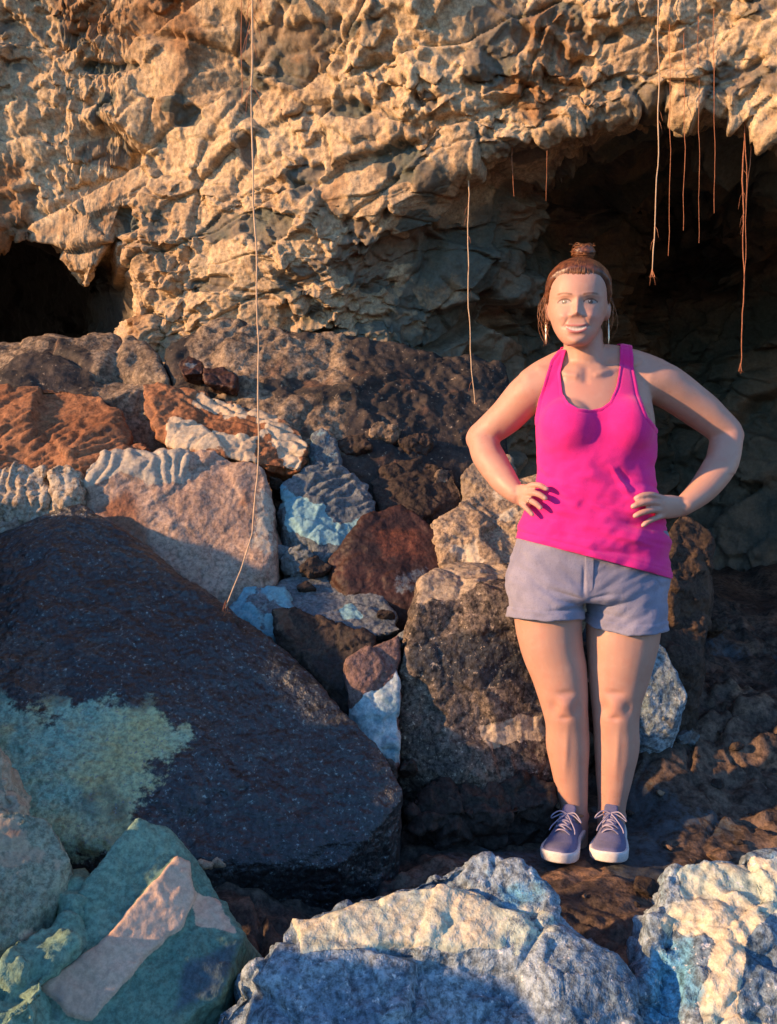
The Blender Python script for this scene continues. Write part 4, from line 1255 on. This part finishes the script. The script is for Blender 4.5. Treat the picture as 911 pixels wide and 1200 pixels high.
# fly flap, belt loops and rivet-like button under the shirt hem
def part_box(name, mat, parent, corners, th):
    c = [np.array(q) for q in corners]
    n = np.cross(c[1] - c[0], c[2] - c[0]); n = n / np.linalg.norm(n)
    if n[1] > 0: n = -n
    V_ = [q + n * th for q in c] + [q - n * th for q in c]
    me_ = bpy.data.meshes.new(name)
    me_.from_pydata([tuple(map(float, q)) for q in V_], [], [(0, 1, 2, 3), (7, 6, 5, 4), (0, 4, 5, 1), (1, 5, 6, 2), (2, 6, 7, 3), (3, 7, 4, 0)])
    bm_ = bmesh.new(); bm_.from_mesh(me_)
    bmesh.ops.bevel(bm_, geom=bm_.edges[:], offset=min(.001, th * .6), segments=2, affect='EDGES')
    bmesh.ops.recalc_face_normals(bm_, faces=bm_.faces)
    bm_.to_mesh(me_); bm_.free()
    return link(name, me_, mat, parent)
part_box('fly_flap', M['denim'], shorts, [B(686, 652, -.112), B(696, 655, -.112), B(695, 690, -.108), B(688, 698, -.104)], .003)

# ---- hair
M['hair'] = None
t = NT('auburn_hair')
p = t.pos()
hn = t.noise(p, 60, 4, .6)
t.l(t.mix(t.ramp(hn, .35, .7), (.055, .017, .008), (.17, .060, .024)), t.b.inputs['Base Color'])
t.b.inputs['Roughness'].default_value = .42
t.b.inputs['Specular IOR Level'].default_value = .5
M['hair'] = t.m
s = Sh()
head(s, inf=.0065, zmin=.03)
me = remesh(s.mesh(), .003)
V = get_v(me); E = get_e(me)
V = lap(V, E, 6, .6); set_v(me, V); N = get_n(me)
Q = (V - HC) @ HRn / np.array((HX, 1, HZ))
x, y, z = Q[:, 0], Q[:, 1], Q[:, 2]
# hairline: high over the brow, down in front of the ears, nape at the back
hairline = np.interp(y, [-.1, -.080, -.055, -.030, -.01, .02, .05, .1], [.204, .200, .186, .155, .125, .125, .085, .06])
hairline += .003 * fbm(V * 40, 2, seed=3)
keep = z > hairline
# combed ridges running from the hairline up and back to the bun
bx, by, bz = .008, .035, .262
ang = np.arctan2(x - bx, -(y - by))
el = np.arctan2(z - .13, np.hypot(x, y))
comb = fbm(np.stack([ang * 26, el * 3, 0 * x], 1), 3, seed=7)
side = sstep(.05, .075, np.abs(x))
V = V + N * (.0018 * comb * sstep(0, .03, z - hairline) + .004 * side * sstep(.1, .14, z) + .004 * sstep(.2, .24, z))[:, None]
edge = sstep(.024, .0, z - hairline)
V = V - N * (edge * .0105)[:, None]
set_v(me, V)
cut(me, keep, 14)
hair = link('hair', me, M['hair'], person)
m_ = hair.modifiers.new('thick', 'SOLIDIFY'); m_.thickness = .003; m_.offset = -1
# bun: wound coils
s = Sh()
rng = random.Random(4)
for k in range(9):
    a0 = rng.uniform(0, 6.28)
    rr = rng.uniform(.014, .027); tilt = rng.uniform(-.5, .5)
    pts = []
    for i in range(17):
        a = a0 + i / 16 * 5.4
        pts.append(H(bx + rr * math.cos(a), by - .012 + rr * .9 * math.sin(a), bz + .012 + tilt * rr * math.cos(a + 1) + rng.uniform(-.002, .002)))
    s.tube(pts, [.004 + .005 * math.sin(math.pi * i / 16) for i in range(17)], ref=(0, 0, 1), n=8)
s.ell(H(bx, by - .012, bz + .005), (.026, .026, .020))
me = remesh(s.mesh(), .0025)
V = get_v(me); N = get_n(me)
set_v(me, lap(V, get_e(me), 2) + N * (.0015 * fbm(V * 120, 2, seed=2))[:, None])
bun = link('bun', me, M['hair'], hair)
# loose strands
def strands(name, curves, r, mat, parent):
    s = Sh()
    for c in curves:
        s.tube(c, [r] * (len(c) - 1) + [r * .4], ref=(.3, .9, .2), n=5, caps=False)
    me = s.mesh()
    me.polygons.foreach_set('use_smooth', np.ones(len(me.polygons), bool))
    o = link(name, me, mat, parent)
    return o
cv = []
for k in range(1500):
    a = rng.uniform(-1.9, 1.9)                       # start along the hairline
    sx = .074 * math.sin(a); y0_ = -.088 * math.cos(a) + .0
    zh = float(np.interp(y0_, [-.1, -.080, -.055, -.030, -.01, .02], [.204, .200, .186, .155, .125, .125])) + rng.uniform(-.004, .012) + (0 if k % 3 else rng.uniform(.0, .04))
    pts = []
    for i in range(9):
        tq = i / 8
        px_, py_, pz_ = sx * (1 - tq) + bx * tq, y0_ * (1 - tq) + (by) * tq, zh * (1 - tq) + (bz - .01) * tq
        # push out to the scalp
        w = np.array((px_, py_ - .005, pz_ - .13)); L = np.array((.0835, .108, .121))
        rad = np.linalg.norm(w / L)
        w = w / max(rad, .5) * (.985 - .085 * max(0, 1 - tq * 4.0) ** 1.5 + rng.uniform(.0, .028) + .03 * math.sin(math.pi * tq) * rng.random() ** 2)
        pts.append(H(w[0], w[1] + .005, w[2] + .13))
    cv.append(pts)
hs = strands('combed_strands', cv[::2], .0006, M['hair'], hair)
hs['kind'] = 'stuff'
t = NT('copper_hair')
t.l(t.mix(t.ramp(t.noise(t.pos(), 90, 3), .35, .65), (.16, .055, .02), (.34, .15, .06)), t.b.inputs['Base Color'])
t.b.inputs['Roughness'].default_value = .4
M['hair2'] = t.m
hs = strands('copper_strands', cv[1::2], .0005, M['hair2'], hair)
hs['kind'] = 'stuff'
cv = []
for k in range(170):                                 # strands wound round the bun
    a0 = rng.uniform(0, 6.28); rr = rng.uniform(.021, .031); h0 = rng.uniform(-.012, .020); tl = rng.uniform(-.4, .4)
    q_ = math.sqrt(max(.2, 1 - (h0 / .026) ** 2))
    cv.append([H(bx + rr * q_ * math.cos(a0 + i * .35), by - .012 + rr * q_ * .95 * math.sin(a0 + i * .35), bz + .006 + h0 + tl * rr * .5 * math.cos(a0 + i * .35 + 1)) for i in range(9)])
bs1 = strands('bun_strands', cv, .0006, M['hair2'], bun)
bs1['kind'] = 'stuff'
cv = []
for k in range(34):
    sx = -1 if k < 24 else 1
    x0 = sx * rng.uniform(.070, .080)
    pts = []
    wv = rng.uniform(-.016, .014); ph = rng.uniform(0, 6); ln = rng.uniform(.08, .155)
    for i in range(11):
        tq = i / 10
        pts.append(H(x0 + sx * (.006 * math.sin(ph + tq * 4) + (.010 + wv) * math.sin(math.pi * tq)), .0 + .02 * rng.random() * 0 + (k % 7) * .004, .155 - ln * tq))
    cv.append(pts)
for k in range(46):                                  # frizz standing off the bun and crown
    a = rng.uniform(0, 6.28); r0 = rng.uniform(.012, .03); hh = rng.uniform(-.006, .022)
    da = rng.uniform(.6, 1.8); l2 = rng.uniform(.004, .014)
    cv.append([H(bx + (r0 + l2 * i / 5) * math.cos(a + da * i / 5), by - .012 + (r0 + l2 * i / 5) * math.sin(a + da * i / 5), bz + .008 + hh + .008 * math.sin(i / 5 * 3)) for i in range(6)])
ws = strands('loose_strands', cv, .00045, M['hair2'], hair)
ws['kind'] = 'stuff'
# earrings and ring
def simple(name, c, rough=.3, metal=0.0, spec=.5):
    t = NT(name)
    n = t.noise(t.pos(), 150, 4)
    t.l(t.mix(t.ramp(n, .3, .7), tuple(q * .85 for q in c), c), t.b.inputs['Base Color'])
    t.b.inputs['Roughness'].default_value = rough
    t.b.inputs['Metallic'].default_value = metal
    t.b.inputs['Specular IOR Level'].default_value = spec
    return t.m
M['gold'] = simple('pale_gold', (.75, .60, .42), .3, .8)
for sx in (-1, 1):
    s = Sh()
    a = H(sx * .078, .008, .082)
    s.tube([a + np.array((0, 0, -q)) for q in (0, .012)], [.0007, .0007], ref=(0, 1, 0), n=8)
    s.tube([a + np.array((0, 0, -q)) for q in (.012, .02, .05, .066)], [.0012, .0022, .0026, .0012], ref=(0, 1, 0), n=10)
    me = s.mesh(); me.polygons.foreach_set('use_smooth', np.ones(len(me.polygons), bool))
    link('earring', me, M['gold'], person)
s = Sh()
c = B(622, 587, -.069); dr = (B(628, 590, -.083) - B(621, 586.5, -.068)); dr /= np.linalg.norm(dr)
a1 = np.cross(dr, (0, 0, 1)); a1 /= np.linalg.norm(a1); a2 = np.cross(dr, a1)
pts = [c + (a1 * math.cos(q) + a2 * math.sin(q)) * .0098 for q in np.linspace(0, 2 * math.pi, 25)]
s.tube(pts, [.0012] * 25, ref=tuple(dr), n=6, caps=False)
me = s.mesh(); me.polygons.foreach_set('use_smooth', np.ones(len(me.polygons), bool))
link('ring', me, M['gold'], person)

# ---- shoes
M['shoe'] = clothmat('purple_canvas', (0.11, 0.12, 0.215), (0.155, 0.155, 0.26), 300, .4, .85, .1)
M['sole'] = simple('white_rubber', (.74, .72, .69), .55, 0, .3)
M['lace'] = simple('lilac_lace', (.36, .33, .42), .8, 0, .2)
M['lining'] = simple('tan_lining', (.32, .18, .09), .8, 0, .2)
def shoe(toe, heel, side):
    toe = np.array((*toe, 0.0)); heel = np.array((*heel, 0.0))
    f = (toe - heel); Ln = np.linalg.norm(f); f /= Ln
    r = np.array((-f[1], f[0], 0)) * -1.0              # towards picture... right of the walker
    upv = np.array((0, 0, 1.0))
    W = lambda a, b, c: heel + f * a * Ln + r * b + upv * c
    # outline half widths along the foot
    ts = [0, .03, .10, .25, .45, .62, .75, .86, .94, .985, 1.0]
    hw = [.012, .024, .031, .033, .034, .042, .046, .043, .033, .018, .006]
    def outline(inf, n=26):
        tt = np.concatenate([[0], (1 - np.cos(np.linspace(0, math.pi, n))) / 2 * 1.0])[1:]
        Lf = [(t_, np.interp(t_, ts, hw) + inf + .004 * math.sin(t_ * 5) * side) for t_ in tt]
        Rt = [(t_, -(np.interp(t_, ts, hw) + inf) + .004 * math.sin(t_ * 5) * side) for t_ in tt[::-1][1:-1]]
        return Lf + Rt
    root = bpy.data.objects.new('shoe', None); COL.objects.link(root)
    base = W(.5, 0, 0)
    root.parent = person
    root.location = Vector(base) - Vector(person['_w'])
    root['_w'] = [float(q) for q in base]
    root.empty_display_size = .05
    # sole
    s = Sh()
    ol = outline(.003)
    lift = lambda t_: .010 * max(0, (t_ - .72) / .28) ** 2
    rings = []
    for (z_, i_) in ((.001, -.004), (.004, 0), (.022, .0015), (.027, .0005), (.0275, -.004)):
        rings.append([W(t_, b_ + np.sign(b_) * i_, z_ + lift(t_)) for t_, b_ in ol])
    s.loft(rings)
    me = s.mesh(); me.polygons.foreach_set('use_smooth', np.ones(len(me.polygons), bool))
    link('sole', me, M['sole'], root)
    # upper: stack of rings shrinking towards the collar, remeshed
    s = Sh()
    for t_ in (0,):
        rings = []
        for k in range(30):
            q = .02 + .955 * k / 29
            w = np.interp(q, ts, hw) - .001
            h = np.interp(q, [0, .06, .2, .36, .46, .60, .75, .88, .96, 1], [.058, .068, .064, .068, .076, .062, .046, .038, .030, .02]) + lift(q)
            ring = []
            for a in np.linspace(0, 2 * math.pi, 26, endpoint=False):
                ca, sa = math.cos(a), math.sin(a)
                top = max(0, sa)
                ww = w * (1 - .28 * top ** 1.5 * np.interp(q, [0, .5, .8, 1], [.6, 1, .5, .3]))
                zz = .022 + lift(q) + (h - .022) * (np.sign(sa) * abs(sa) ** .75) if sa > 0 else .022 + lift(q) + .012 * sa
                ring.append(W(q, ww * np.sign(ca) * abs(ca) ** .8 + .004 * math.sin(q * 5) * side, zz))
            rings.append(ring)
        s.loft(rings)
    me = remesh(s.mesh(), .003)
    Vv = lap(get_v(me), get_e(me), 5)
    set_v(me, Vv); Nn = get_n(me)
    a_ = ((Vv - heel) @ f) / Ln; b_ = (Vv - heel) @ r; c_ = Vv[:, 2]
    toe_seam = np.exp(-((a_ - .80 + 8 * b_ ** 2 * 6) / .008) ** 2) * .0015
    side_seam = np.exp(-((a_ - .40 - (c_ - .03) * 2.0) / .01) ** 2) * .001
    set_v(me, Vv - Nn * (toe_seam + side_seam)[:, None])
    Vv = get_v(me)
    # ankle opening
    hole = (np.hypot((a_ - .20) / .19, b_ / .030) < 1) & (c_ > .05)
    cut(me, ~hole, 8)
    up = link('upper', me, M['shoe'], root)
    m_ = up.modifiers.new('thick', 'SOLIDIFY'); m_.thickness = .003; m_.offset = -1
    # padded collar rim, seen as a tan lining
    s = Sh()
    pts = [W(.20 + .19 * math.cos(q), .030 * math.sin(q) + .002 * side, .066 + .006 * math.cos(q)) for q in np.linspace(0, 2 * math.pi, 29)]
    s.tube(pts, [.0042] * 29, ref=(0, 0, 1), n=8, caps=False)
    me = s.mesh(); me.polygons.foreach_set('use_smooth', np.ones(len(me.polygons), bool))
    link('collar_lining', me, M['lining'], root)
    # tongue
    s = Sh()
    s.smooth_tube([W(.60, 0, .064), W(.48, 0, .078), W(.39, 0, .093), W(.36, 0, .100)], [(.016, .004), (.018, .005), (.019, .005), (.016, .004)], ref=(0, 0, 1), n=14)
    me = remesh(s.mesh(), .0025)
    link('tongue', me, M['shoe'], root)
    # eyelet rows and laces
    for k in range(4):
        q = .66 - k * .065
        h = float(np.interp(q, [.36, .46, .60, .75], [.071, .078, .065, .049]))
        s = Sh()
        wv = .020
        s.smooth_tube([W(q, -wv, h - .006), W(q + .01, -wv * .5, h + .003), W(q + .012, 0, h + .005), W(q + .01, wv * .5, h + .003), W(q, wv, h - .006)], [(.0036, .0019)] * 5, ref=(0, 0, 1), n=8)
        if k < 3:
            s.smooth_tube([W(q, -wv, h - .006), W(q - .03, 0, h + .009), W(q - .065, wv, h + .004)], [(.003, .0017)] * 3, ref=(0, 0, 1), n=8)
        me = s.mesh(); me.polygons.foreach_set('use_smooth', np.ones(len(me.polygons), bool))
        link('lace', me, M['lace'], root)
    s = Sh()
    for sg in (-1, 1):
        s.smooth_tube([W(.46, 0, .086), W(.47, sg * .020, .092), W(.52, sg * .036, .084), W(.50, sg * .040, .072), W(.46, sg * .018, .083), W(.46, 0, .086)], [.0018] * 6, ref=(0, 0, 1), n=7)
        s.smooth_tube([W(.46, 0, .086), W(.55, sg * .014, .080), W(.62, sg * .030, .064), W(.66, sg * .034, .056)], [.0017] * 4, ref=(0, 0, 1), n=7)
    me = s.mesh(); me.polygons.foreach_set('use_smooth', np.ones(len(me.polygons), bool))
    link('lace_bow', me, M['lace'], root)
def gx(u_, Y_): return (u_ - 455.5) / FPX * Y_
shoe((gx(647, 2.12), 2.112), (gx(678, 2.36), 2.355), 1)
shoe((gx(713, 2.12), 2.11), (gx(718, 2.36), 2.365), -1)

# ------------------------------------------------------------------ hanging roots
def rootmat(name, c1, c2):
    t = NT(name)
    n = t.noise(t.pos(), 70, 5)
    t.l(t.mix(t.ramp(n, .3, .7), c1, c2), t.b.inputs['Base Color'])
    t.b.inputs['Roughness'].default_value = .8
    t.l(t.bump(t.noise(t.pos(), 300, 3), .5, .002), t.b.inputs['Normal'])
    return t.m
M['root'] = rootmat('pale_root', (.50, .33, .19), (.62, .45, .28))
M['rroot'] = rootmat('red_root', (.30, .10, .04), (.45, .18, .08))
def hanging(label, pts, r, mat, wig=.006, seed=1, fringe=None, group='thin roots hanging from the cave ceiling'):
    rg = random.Random(seed)
    P = [np.array(q) for q in pts]
    out = []
    for i in range(len(P) - 1):
        L = np.linalg.norm(P[i + 1] - P[i]); k = max(2, int(L / .04))
        for q in range(k): out.append(P[i] + (P[i + 1] - P[i]) * q / k)
    out.append(P[-1])
    ph = rg.uniform(0, 9)
    out = [o + np.array((wig * math.sin(ph + o[2] * 5.3) + wig * .35 * math.sin(o[2] * 23 + ph) + wig * .22 * rg.uniform(-1, 1) , wig * .6 * math.sin(o[2] * 7 + ph * 2), 0)) for o in out]
    n = len(out)
    s = Sh()
    s.tube(out, [r * (1.15 - .45 * i / n) * (1 + .15 * rg.uniform(-1, 1)) for i in range(n)], ref=(.2, .95, .1), n=7)
    me = s.mesh(); me.polygons.foreach_set('use_smooth', np.ones(len(me.polygons), bool))
    ob = link('hanging_root', me, mat)
    tag(ob, label, 'root', group)
    if fringe is None and r > .002:
        zs_ = [o[2] for o in out]; fringe = (max(zs_), min(zs_), 16, .05)
    if fringe:
        z0, z1, cnt, ln = fringe
        s = Sh()
        for k in range(cnt):
            c = out[min(range(n), key=lambda i: abs(out[i][2] - rg.uniform(z1, z0)))]
            a = rg.uniform(0, 6.28); l_ = ln * rg.uniform(.4, 1)
            s.tube([c, c + np.array((math.cos(a) * l_ * .25, math.sin(a) * l_ * .2, -l_ * .35)), c + np.array((math.cos(a) * l_ * .4, math.sin(a) * l_ * .3, -l_))], [.0008, .0007, .0003], ref=(.2, .95, .1), n=5)
        e_ = out[-1]
        for k in range(5):
            s.tube([e_ + np.array((0, 0, .02)), e_ + np.array((rg.uniform(-.01, .01), rg.uniform(-.01, .01), -.01)), e_ + np.array((rg.uniform(-.02, .02), rg.uniform(-.015, .0), rg.uniform(-.03, -.005)))], [.0009, .0007, .0003], ref=(.2, .95, .1), n=5)
        me = s.mesh()
        o2 = link('rootlets', me, M['rroot'], ob); o2['kind'] = 'stuff'
    return ob
a = lambda u, v, Y: at(u, v, Y)
hanging('long pale root hanging from the ceiling and trailing onto the dark slab',
        [a(292, -1250, 2.42), a(294, -300, 2.42), a(295, 100, 2.42), a(301, 300, 2.42), a(302, 560, 2.42), a(296, 625, 2.41), a(284, 668, 2.40), a(266, 712, 2.37)], .0030, M['root'], .004, 1, fringe=(3.0, 2.1, 40, .12))
s = Sh()
rg = random.Random(8)
hanging('hair-thin root hanging close beside the long pale root', [a(280, -1150, 2.5), a(281, -200, 2.5), a(282, 120, 2.5)], .0014, M['rroot'], .004, 2)
hanging('single pale root dangling beside the woman\'s right shoulder', [a(546, 120, 3.28), a(549, 300, 3.28), a(556, 482, 3.28)], .0024, M['root'], .006, 3)
hanging('pale root dangling from the ceiling fringe over the dark hollow', [a(773, -120, 2.93), a(772, 20, 2.93), a(770, 180, 2.93), a(766, 322, 2.93)], .0024, M['root'], .005, 4)
hanging('reddish root bunched with two others, longest of the three', [a(876, 80, 3.05), a(872, 250, 3.05), a(867, 432, 3.05)], .0024, M['rroot'], .006, 5, fringe=(2.2, 1.9, 8, .06))
hanging('reddish root bunched with two others, shortest of the three', [a(880, 90, 3.07), a(879, 180, 3.07), a(876, 250, 3.07)], .0018, M['rroot'], .006, 6)
hanging('reddish root bunched with two others, middle length of the three', [a(871, 90, 3.03), a(874, 220, 3.03), a(873, 330, 3.03)], .0016, M['rroot'], .006, 7)
for k, (u0, v0, v1, Y_) in enumerate(((786, -60, 300, 2.98), (803, -60, 270, 2.98), (820, -60, 285, 2.97), (838, -60, 250, 2.96), (643, 90, 235, 3.22), (602, 120, 230, 3.25))):
    hanging(('short hair-thin reddish root hanging over the dark hollow', 'short thin root above the woman\'s head, by the arch edge')[k > 3], [a(u0, v0, Y_), a(u0 - 2, (v0 + v1) / 2, Y_), a(u0 - 1, v1, Y_)], .0012, M['rroot'], .005, 20 + k)
for o in bpy.data.objects:
    if '_w' in o: del o['_w']
